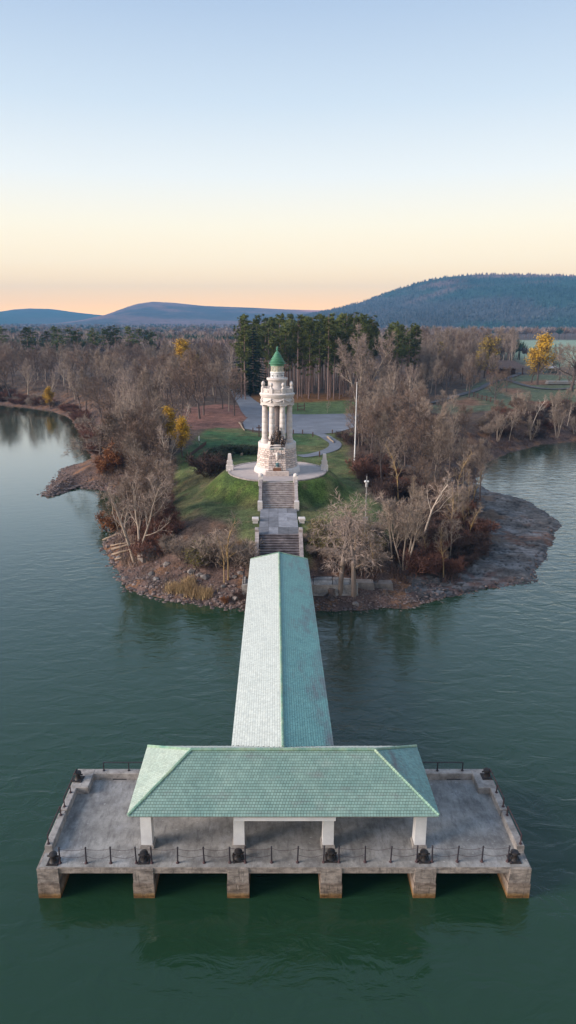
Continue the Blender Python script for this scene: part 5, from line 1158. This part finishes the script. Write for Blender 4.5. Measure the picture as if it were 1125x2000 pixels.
# trees one can single out
BT = 'bare_tree'
for a in [
  ('round', 390, 818, 672, BT, 'big round brown leafless tree on red leaves left of car park, nearest of its row'), ('round', 398, 811, 690, BT, 'brown leafless tree right behind the big round one on red leaves'),
  ('round', 372, 806, 700, BT, 'dusky brown leafless tree at the left end of the red leaf lawn'), ('grey', 420, 788, 690, BT, 'grey leafless tree farthest back on the red leaf lawn'),
  ('grey', 435, 799, 700, BT, 'slim grey leafless tree, left of three small ones by the road'), ('thin', 446.6, 803.6, 702, BT, 'slim grey leafless tree, middle of three small ones by the road'), ('round', 458, 811.6, 710, BT, 'small brown leafless tree, right of three beside the road bend'),
  ('gold', 99, 799, 754, 'golden_tree', 'small bright golden tree standing at the waterline on left shore'), ('gold', 357, 893, 812, 'golden_tree', 'bright golden leafy tree at the left edge of the lawn'),
  ('gold', 331, 880, 792, 'golden_tree', 'tall dull golden tree left behind the bright golden one by the lawn'), ('gold', 368, 760, 662, 'golden_tree', 'golden topped tree rising above the bare wood left of the road'),
  ('birch', 324, 930, 818, 'birch_tree', 'white stemmed birch at the left edge of lawn, nearest the water'), ('birch', 331, 914, 840, 'birch_tree', 'thin white stemmed birch behind the nearest birch'), ('birch', 356, 880, 784, 'birch_tree', 'pale leafless birch rising behind the golden tree'),
  ('cottonwood', 268, 1095, 905, BT, 'pale many-stemmed leaning tree on the left rubble point'), ('cottonwood', 300, 985, 880, BT, 'pale forked tree behind the leaning one on the left point'),
  ('spread', 196, 900, 800, BT, 'wide spreading grey leafless tree overhanging the water at left'), ('spread', 300, 880, 768, BT, 'dense brown crowned tree in the middle of the left grove'), ('pale', 265, 850, 745, BT, 'pale twisted tree sticking out above the left grove'),
  ('pale', 244, 880, 738, BT, 'tall pale-limbed tree left of the brown crowns in the left grove'), ('thin', 285, 985, 850, BT, 'slim pale tree just behind the many-stemmed leaning tree'), ('round', 262, 935, 812, BT, 'brown leafless tree near the spit in the left grove'), ('round', 290, 935, 805, BT, 'brown leafless tree between spit and lawn in the left grove'), ('grey', 235, 905, 800, BT, 'grey leafless tree behind the spit'), ('round', 305, 830, 735, BT, 'large dusky round tree at the back of the left grove'),
  ('slender', 446, 1132, 985, BT, 'slim straight bare tree on the bank left of the walkway'), ('slender', 438, 1138, 1040, BT, 'shorter slim bare tree beside the slim straight one left of walkway'),
  ('willow', 664, 1161, 958, 'old_willow_tree', 'old drooping tree with straight grey trunk right of the walkway'), ('willow', 691, 1163, 960, 'old_willow_tree', 'old drooping tree with leaning yellow lichen trunk over the right beach'),
  ('stemmy', 788, 1113, 945, BT, 'pale multi-stemmed slender tree on the right rocks'), ('stemmy', 768, 1090, 960, BT, 'pale slender tree left behind the multi-stemmed one on the right'), ('white', 823, 1062, 902, BT, 'white barked leaning tree in the middle of the right point'),
  ('grey', 745, 945, 795, BT, 'tall cone-shaped grey tree right of the flagpole'), ('slender', 778, 975, 850, BT, 'thin brown pole-like tree in the right thicket'), ('grey', 848, 965, 790, BT, 'tall forked lichen-barked tree in the right thicket'), ('round', 810, 950, 815, BT, 'broad brown tree behind the forked one on the right point'),
  ('grey', 938, 975, 850, BT, 'dark trunked tree at the back shore of the right point'), ('slender', 890, 985, 860, BT, 'thin brown tree near the back shore of right point'), ('thin', 905, 960, 845, BT, 'slim grey tree behind thin brown one near the back shore'),
  ('vase', 700, 790, 626, BT, 'huge pale vase-shaped tree in front of the pines'), ('pale', 765, 800, 700, BT, 'pale branching tree right behind the flagpole top'), ('pale', 800, 805, 706, BT, 'pale tree leaning right beside the pale branching one'),
  ('round', 700, 880, 775, BT, 'brown leafless tree just right of flagpole'), ('round', 725, 890, 785, BT, 'second brown leafless tree right of flagpole'), ('grey', 712, 850, 760, BT, 'grey leafless tree at car park end behind the flagpole'), 
  ('gold', 1050, 752, 651, 'golden_tree', 'tall orange-gold tree in the right park before the pale field', 1.25), ('ochre', 1038, 748, 690, 'golden_tree', 'small golden tree left under the tall orange-gold one'), ('ochre', 945, 738, 652, 'golden_tree', 'half bare ochre tree among grey trees in right park'), ('ochre', 935, 745, 680, 'golden_tree', 'low ochre tree beside the half bare one in right park'), ('ochre', 865, 725, 664, 'golden_tree', 'faded ochre tree far left in right park'),
  ('spruce', 1081, 717, 671, 'spruce_tree', 'small dark spruce right of the tall orange-gold tree'), ('round', 916, 777, 700, BT, 'dark trunked round tree on red leaves in right park'), ('round', 989, 765, 712, BT, 'dusky round tree before the picnic shelter'), ('round', 966, 790, 715, BT, 'slim dusky tree left before the shelter'), ('spread', 1115, 764, 665, BT, 'broad grey tree at right edge of the park'),
  ('grey', 1092, 746, 668, BT, 'thin grey tree between spruce and right edge'), ('thin', 795, 795, 735, BT, 'small grey tree left in the park by the road'), ('round', 820, 790, 738, BT, 'small round brown tree by the park road'), ('thin', 639, 807, 780, BT, 'small bare sapling on the grass before the pines'),
  ('white', 1037, 838, 768, BT, 'white dead snag on the right far shore'), ('white', 1108, 828, 785, BT, 'white leaning snag at the right edge of far shore')]:
    plant_px(*a[:6], wide=a[6] if len(a) > 6 else (1.2 if a[0] == 'spread' else 1.25 if a[0] in ('gold', 'ochre') else 1.0))
# pine plantation behind the car park
r_ = random.Random(77)
cnt = 0
while cnt < 138:
    Y = r_.uniform(232, 318); X = r_.uniform(-64, 190) / 1350 * Y
    if any((X - a) ** 2 + (Y - b) ** 2 < 6 for a, b, c in TAKEN) or (X < 2 and Y < 250 and r_.random() < .5): continue
    TAKEN.append((X, Y, 2)); cnt += 1
    plant('pine', X, Y, r_.uniform(20.5, 28), 'pine_tree', 'tall bare-stemmed pine %s of car park plantation' % ['in front row', 'in second row', 'in third row', 'in fourth row', 'in fifth row', 'in last row'][min(5, int((Y - 232) / 14.4))], group='pines in the plantation')
for px, py, yt, lab in [(480, 768, 625, 'big dark spruce at the left end of pine plantation'), (496, 771, 636, 'dark spruce second from left end of pine plantation'), (489, 762, 640, 'dark spruce half hidden behind the left end spruces')]:
    plant_px('spruce', px, py, yt, 'spruce_tree', lab)
for k in range(16):
    Y = r_.uniform(258, 300); X = r_.uniform(205, 272) / 1350 * Y; plant('pine', X, Y, r_.uniform(21, 25), 'pine_tree', 'green pine in the small clump right of the huge pale tree', group='pines in the right clump'); TAKEN.append((X, Y, 2))
for px, yt in [(2, 638), (50, 642), (58, 640), (88, 648), (106, 640), (112, 642), (136, 640), (150, 646), (182, 642), (218, 638), (224, 642), (252, 640), (270, 644), (290, 646), (298, 650), (205, 646)]:
    Y = r_.uniform(385, 440); X, zt_ = zat(px, yt, Y); plant('pine', X, Y, max(12, zt_ - 5), 'pine_tree', 'green pine poking above the bare wood on the far left', group='pines above the left wood', wide=1.6)
CLEAR += [np.array([at(x, y, 3) for x, y in q]) for q in ([(70, 812), (128, 822), (122, 786), (80, 784)], [(335, 905), (345, 880), (385, 870), (380, 895), (350, 960)])]
# woods of leafless trees on both banks, each its own thing
FAR = []
ROWS = ['in front row', 'behind front row', 'in the middle', 'toward the back', 'in back row']
LOOK = dict(round='round brown', grey='upright grey', pale='pale limbed', thin='slim', russet='bushy brown', stemmy='many-stemmed', slender='pole-like', bush_red='russet', bush_dark='dark maroon', bush_grey='grey-brown', bush_olive='olive')
def join_far(name):
    Vs, Fs, Ms, mats, n0 = [], [], [], [], 0
    for key, X, Y, h in FAR:
        tm, cm, lm, hh = rnd.choice(PROTO[key]); s = h / hh; a = rnd.random() * 6.28; ca, sa = math.cos(a), math.sin(a); z = hz(X, Y)
        for me in (tm, cm):
            co = np.empty(len(me.vertices) * 3, np.float32); me.vertices.foreach_get('co', co); co = co.reshape(-1, 3) * s
            me.calc_loop_triangles(); f = np.empty(len(me.loop_triangles) * 3, np.int32); me.loop_triangles.foreach_get('vertices', f)
            co = np.stack([co[:, 0] * ca - co[:, 1] * sa + X, co[:, 0] * sa + co[:, 1] * ca + Y, co[:, 2] + z], -1)
            if me.materials[0] not in mats: mats.append(me.materials[0])
            Vs.append(co); Fs.append(f.reshape(-1, 3) + n0); Ms.append(np.full(len(f) // 3, mats.index(me.materials[0]), np.int32)); n0 += len(co)
    me = np_mesh(name, np.concatenate(Vs), np.concatenate(Fs)); [me.materials.append(m) for m in mats]; me.polygons.foreach_set('material_index', np.concatenate(Ms))
    return tag(link_mesh(name, me, None), kind='stuff')
def scatter(poly, n, kinds, hr, label, group, mind, name=BT, cat='tree', rng=None, wide=1.0, dmin=2.0, far=False):
    P = np.array(poly); lo = P.min(0); hi = P.max(0); got = 0; tries = 0
    while got < n and tries < n * 60:
        tries += 1; X = rng.uniform(lo[0], hi[0]); Y = rng.uniform(lo[1], hi[1])
        if poly_dist(P, np.array([X]), np.array([Y]))[0] < 0 or poly_dist(SH, np.array([X]), np.array([Y]))[0] < dmin: continue
        if any((X - a) ** 2 + (Y - b) ** 2 < mind * mind for a, b, c in TAKEN) or any(poly_dist(P_, np.array([X]), np.array([Y]))[0] > 0 for P_ in CLEAR): continue
        TAKEN.append((X, Y, 2)); got += 1
        if far: FAR.append((rng.choice(kinds), X, Y, rng.uniform(*hr))); continue
        kk = rng.choice(kinds); f = (Y - lo[1]) / (hi[1] - lo[1]); row = ROWS[min(4, int(f * 5))]
        plant(kk, X, Y, rng.uniform(*hr), name, label.format(k=LOOK.get(kk, 'bare'), r=row), cat, group, wide=wide)
W = lambda pts, z=5: [at(x, y, z) for x, y in pts]
scatter(W([(-60, 790), (60, 793), (140, 806), (185, 850), (260, 850), (345, 815), (375, 785), (425, 772), (440, 735), (300, 728), (120, 728), (-80, 735)]), 105, ['round', 'round', 'grey', 'grey', 'pale'], (12, 17), '{k} leafless tree {r} of left shore wood', 'bare trees of the left wood', 4.6, rng=r_, wide=1.1)
scatter(W([(120, 728), (440, 735), (470, 740), (470, 708), (0, 712), (-60, 728)]), 45, ['round', 'grey', 'pale'], (13, 17), 'brown-grey leafless tree far back in the left wood', 'bare trees far back in left wood', 7, rng=r_, far=True)
scatter(W([(695, 775), (790, 790), (870, 830), (950, 855), (935, 905), (925, 960), (840, 960), (720, 915), (700, 860)]), 42, ['round', 'grey', 'grey', 'thin', 'russet'], (8, 12), '{k} leafless tree {r} of flagpole thicket', 'bare trees of the right thicket', 3.2, rng=r_)
scatter(W([(770, 750), (870, 742), (960, 733), (1000, 722), (1000, 702), (800, 700), (740, 715)]), 95, ['grey', 'grey', 'pale', 'round', 'grey'], (17, 24), 'tall grey leafless tree at the back of the right park', 'tall bare trees at back of the right park', 4.5, rng=r_, far=True)
join_far('distant_woods')
scatter(W([(715, 772), (790, 785), (860, 782), (905, 768), (960, 752), (960, 738), (780, 745)]), 34, ['grey', 'round', 'thin', 'grey'], (11, 17), '{k} leafless tree {r} of park road stand', 'bare trees by the park road', 4, rng=r_)
scatter(W([(950, 835), (1000, 815), (1150, 795), (1180, 850), (1060, 862), (1000, 875)]), 20, ['grey', 'thin', 'stemmy', 'russet'], (5, 9), '{k} leafless tree {r} of right far shore', 'bare trees on the right far shore', 3.5, rng=r_)
scatter(W([(800, 1105), (880, 1090), (930, 1030), (930, 975), (850, 965), (800, 1000), (790, 1060)], 3), 20, ['stemmy', 'thin', 'slender', 'russet'], (4, 8), 'small {k} sapling {r} of right point brush', 'small trees on the right point', 2.4, rng=r_, name='bare_sapling')
scatter(W([(215, 1040), (240, 960), (215, 900), (300, 870), (325, 940), (315, 1040), (285, 1068)], 3), 34, ['russet', 'round', 'grey', 'round'], (7, 12), '{k} leafless tree {r} of left point grove', 'small trees on the left point', 2.0, rng=r_)
scatter(W([(640, 1095), (735, 1110), (740, 1060), (660, 1075)], 3), 5, ['slender', 'stemmy'], (4, 6), 'thin yellowish sapling behind the old drooping trees', 'saplings behind the drooping trees', 1.5, rng=r_, name='bare_sapling')
# shrubs
for k, px, py, yt, lab in [('bush_orange', 203, 925, 880, 'rust-orange shrub standing by the left rock spit'), ('bush_orange', 232, 915, 855, 'tall rust-orange shrub behind the left rock spit'), ('bush_orange', 218, 1035, 985, 'rust-orange shrub leaning over water on the left point'),
     ('bush_olive', 385, 1108, 1055, 'yellow-olive leafy bush on the left bank'), ('bush_olive', 402, 1092, 1045, 'darker olive bush behind the yellow-olive one'), ('bush_grey', 360, 1095, 1045, 'broad grey bare bush at the lower edge of the left lawn'), ('bush_grey', 395, 1085, 1035, 'grey bare bush above the olive bushes'), ('bush_grey', 425, 1100, 1035, 'brown-grey bare bush beside the slim tree'), ('bush_grey', 470, 1105, 1045, 'bare bush against the left wall of the lower steps'), ('bush_grey', 330, 1080, 1040, 'low grey bare bush on the left rubble slope'),
     ('bush_dark', 405, 930, 880, 'dark maroon bush at the front end of the curved hedge'), ('bush_dark', 422, 925, 890, 'dark maroon bush touching the left pylon hedge'), ('bush_olive', 880, 1000, 955, 'yellowish bush at the back of right point'), ('bush_dark', 470, 1168, 1150, 'brown low bush at waterline left of the walkway'), ('bush_orange', 440, 1178, 1160, 'small rusty bush at waterline left of walkway'),
     ('bush_dark', 668, 860, 838, 'dark maroon bush at the car park end of footpath'), ('bush_dark', 685, 868, 842, 'dark maroon bush left of the flagpole shaft')]:
    plant_px(k, px, py, yt, 'shrub', lab, 'shrub', wide=1.1)
for i, (px, py) in enumerate([(408, 900), (420, 892), (432, 887), (444, 884), (456, 883), (468, 884), (480, 886), (492, 887), (426, 900), (440, 894), (508, 889)]):
    x, y, z = ground_at(px, py); TAKEN.append((x, y, 1)); plant('hedge', x, y, 1.7, 'hedge_bush', 'dark evergreen bush in the curved hedge, %s of the row left of the monument' % ORD[i], 'hedge', 'bushes of the curved hedge', wide=1.35)
scatter(W([(605, 1078), (660, 1084), (745, 1095), (740, 1050), (620, 1055), (600, 1075)], 4), 16, ['bush_olive', 'bush_olive', 'bush_grey'], (1.4, 2.4), 'mossy olive bush on the slope right of the lower steps', 'olive bushes right of the steps', 1.5, 'shrub', 'shrub', r_, 1.3)
scatter(W([(290, 1060), (330, 1035), (324, 950), (312, 920), (285, 960), (275, 1050)], 4), 22, ['bush_red'], (1.8, 3), '{k} bare shrub {r} of strip beside lawn', 'russet shrubs left of the lawn', 1.2, 'shrub', 'shrub', r_, 1.2)
scatter(W([(690, 945), (740, 915), (850, 950), (930, 990), (950, 1040), (860, 1095), (800, 1085), (800, 985), (715, 965)], 4), 60, ['bush_dark', 'bush_dark', 'bush_red'], (2.0, 3.4), '{k} bare shrub {r} of right point thicket', 'maroon shrubs on the right point', 1.3, 'shrub', 'shrub', r_, 1.2)
scatter(W([(940, 845), (1010, 812), (1150, 800), (1150, 845), (1050, 855), (980, 870)], 3), 40, ['bush_dark', 'bush_red', 'bush_grey'], (2.0, 3.6), '{k} bare shrub {r} of right far shore', 'shrubs along the right far shore', 1.8, 'shrub', 'shrub', r_, 1.3)
scatter(W([(-80, 800), (0, 796), (100, 806), (150, 828), (185, 885), (205, 880), (150, 800), (100, 786), (0, 772), (-80, 772)], 2), 60, ['bush_red', 'bush_grey', 'bush_red'], (2, 3.8), '{k} bare shrub {r} of left far shore', 'shrubs along the left far shore', 2, 'shrub', 'shrub', r_, 1.4, .8)

# ------------------------------------------------------------------ uncountable cover: undergrowth, reeds, rubble, far woods
def brush(name, polys, n, hr, m, w, rng, z=4):
    tris = []
    for poly, k in polys:
        P = np.array([at(x, y, z) for x, y in poly]); lo = P.min(0); hi = P.max(0)
        X = np.array([rng.uniform(lo[0], hi[0]) for _ in range(k * 3)]); Y = np.array([rng.uniform(lo[1], hi[1]) for _ in range(k * 3)])
        ok = (poly_dist(P, X, Y) > 0) & (poly_dist(SH, X, Y) > .8) & (fbm(X * .35, Y * .35, 33, 3) > .42); X, Y = X[ok][:k], Y[ok][:k]; Z = height(X, Y)
        for x, y, zz in zip(X, Y, Z):
            for _ in range(n):
                h = rng.uniform(*hr); b = Vector((x + rng.gauss(0, .25), y + rng.gauss(0, .25), zz - .05)); t = b + Vector((rng.gauss(0, .35) * h, rng.gauss(0, .35) * h, h)); s = Vector((rng.gauss(0, 1), rng.gauss(0, 1), 0)).normalized() * w
                tris.append((b - s, b + s, t))
    o = link_mesh(name, tri_mesh(name, tris, m), None); tag(o, kind='stuff'); return o
brush('undergrowth', [([(300, 1060), (345, 1030), (335, 950), (318, 905), (240, 860), (190, 900), (215, 1000), (240, 1060)], 1500), ([(-60, 800), (0, 793), (140, 816), (185, 865), (240, 870), (240, 840), (150, 795), (0, 772), (-60, 780)], 2200), ([(0, 790), (140, 805), (185, 850), (300, 860), (380, 800), (420, 775), (200, 745), (-50, 760)], 2600)], 7, (.5, 1.4), M['twig_brown'], .045, r_)
brush('undergrowth', [([(690, 940), (740, 915), (850, 950), (935, 970), (955, 1040), (860, 1100), (760, 1090), (775, 1000), (715, 975)], 1900), ([(700, 900), (705, 800), (800, 800), (940, 850), (930, 950), (850, 955)], 1800), ([(940, 860), (1000, 815), (1150, 800), (1150, 850)], 900), ([(600, 1072), (610, 1086), (740, 1100), (745, 1060), (640, 1055)], 350)], 7, (.5, 1.4), M['twig_dark'], .045, r_)
brush('dry_reeds', [([(318, 1152), (345, 1133), (425, 1135), (430, 1152), (380, 1165)], 420)], 9, (.5, 1.1), M['reed'], .035, r_, 1.0)
brush('dead_stalks', [([(255, 1140), (330, 1165), (470, 1185), (475, 1120), (350, 1090), (290, 1080)], 500)], 4, (.2, .6), M['twig_brown'], .03, r_, 1.5)
b = MB(); k = 0; rq = random.Random(5)
CO = [at(x, y, 0) for x, y in SHORE_PX[5:32]]
while k < 5200:
    i = rq.randrange(len(CO) - 1); t = rq.random(); x = CO[i][0] + (CO[i + 1][0] - CO[i][0]) * t + rq.gauss(0, 2.0); y = CO[i][1] + (CO[i + 1][1] - CO[i][1]) * t + abs(rq.gauss(0, 3.0)) - .8
    if -3.6 < x < 9.5 and y > 73: continue
    d_ = poly_dist(SH, np.array([x]), np.array([y]))[0]
    if d_ < -.9 or d_ > 8 or (x > 20 and (d_ > 1.2 or rq.random() < .75)): continue
    s = rq.choice((.06, .07, .08, .1, .12, .15, .2, .27) if x < 0 else (.05, .06, .07, .08, .1, .13, .18)) * (1.25 if d_ < 1 else 1); rock_mesh(b, (x, y, max(hz(x, y), -.1) + s * .1), s, rq, .6); k += 1
tag(b.build('shore_rubble', M['rock'], None), kind='stuff')

rng = np.random.default_rng(4)
def far_woods(name, X, Y, H, tints, seed, nb=46):
    rg = np.random.default_rng(seed); n = len(X); Z = np.where(Y < 1500, 5.0, 5.0)
    q = rg.normal(size=(n, nb, 3)); q /= np.linalg.norm(q, axis=2, keepdims=True); q[:, :, 2] = np.abs(q[:, :, 2]) * 1.0 - .25
    rad = (H * .36)[:, None] * rg.uniform(.55, 1.05, (n, nb)); c0 = np.stack([X, Y, Z + H * .55], -1)[:, None, :]
    tip = c0 + q * rad[..., None] * np.array([1, 1, 1.25]); base = c0 + q * rad[..., None] * .25 - np.array([0, 0, 1.0]) * (H * .12)[:, None, None]
    s = rg.normal(size=(n, nb, 3)); s /= np.linalg.norm(s, axis=2, keepdims=True); s *= (H * .035)[:, None, None]
    tri = np.stack([base - s, base + s, tip], 2)
    tr = np.stack([np.stack([X - .22, Y, Z * 0 + 4], -1), np.stack([X + .22, Y, Z * 0 + 4], -1), np.stack([X, Y, Z + H * .8], -1)], 1)[:, None]
    tri = np.concatenate([tri, tr], 1); V = tri.reshape(-1, 3); col_ = np.repeat(tints, (nb + 1) * 3, 0)
    o = link_mesh(name, np_mesh(name, V, np.arange(len(V)).reshape(-1, 3), col_), M['woods']); return tag(o, kind='stuff')
n = 9000
Y = 470 * (3400 / 470) ** rng.random(n); Y = np.where(rng.random(n) < .25, rng.uniform(440, 900, n), Y)
X = rng.uniform(-.56, .60, n) * Y
okk = (poly_dist(FIELD, X, Y) < 4)
X, Y = X[okk], Y[okk]; n = len(X); H = rng.uniform(11, 18, n)
H = np.where((X > 200) & (Y > 900) & (Y < 1100), H + 5, H)
base = np.array([(.17, .115, .1), (.21, .16, .14), (.13, .095, .09), (.26, .2, .17), (.19, .12, .09)])[rng.integers(0, 5, n)]
pn = (fbm(X / 160, Y / 160, 12, 3) > .6) & (rng.random(n) < .7); base[pn] = (.03, .055, .03)
far_woods('far_woods', X, Y, H, base * rng.uniform(.75, 1.2, (n, 1)), 8)

# forest cover on the near hill
xs, ts, HX, HY, HZ, HT = h1
m_ = 22000; i = rng.integers(0, int(len(ts) * .62), m_); j = rng.integers(0, len(xs) - 1, m_); fx = rng.random(m_); 
hx = HX[i, j] * (1 - fx) + HX[i, j + 1] * fx; fy = rng.random(m_); hy = HY[i, j] + fy * (HY[i + 1, j] - HY[i, j]); z00 = HZ[i, j] * (1 - fx) + HZ[i, j + 1] * fx; z10 = HZ[i + 1, j] * (1 - fx) + HZ[i + 1, j + 1] * fx
hzz = z00 * (1 - fy) + z10 * fy; tt = HT[i, j]; H = rng.uniform(5, 11, m_); rd = H * rng.uniform(.28, .5, m_)
vs = [np.stack([hx, hy, hzz + H], -1)]
for k in range(4):
    a = k * math.pi / 2 + rng.random(m_); vs.append(np.stack([hx + rd * np.cos(a), hy + rd * np.sin(a), hzz + H * rng.uniform(.0, .25, m_)], -1))
V = np.stack(vs, 1).reshape(-1, 3); o5 = np.arange(m_)[:, None] * 5
F = np.concatenate([o5 + np.array([[0, 1, 2]]), o5 + np.array([[0, 2, 3]]), o5 + np.array([[0, 3, 4]]), o5 + np.array([[0, 4, 1]])])
tag(link_mesh('hillside_forest', np_mesh('hillside_forest', V, F, np.repeat(np.clip(tt * rng.uniform(.6, 1.35, (m_, 1)), 0, 1), 5, 0)), M['hill']), kind='stuff')

# where a small group of look-alikes can be counted, say which one
from collections import defaultdict
G = defaultdict(list)
for o in col.objects:
    if o.parent is None and o.get('group') and o.get('label'): G[(o['group'], o['label'])].append(o)
for (g, lab), L in G.items():
    if 2 <= len(L) <= 29:
        L.sort(key=lambda o: o.location.x / o.location.y)
        for k, o in enumerate(L): o['label'] = '%s, %s from left' % (lab, ORD[k])
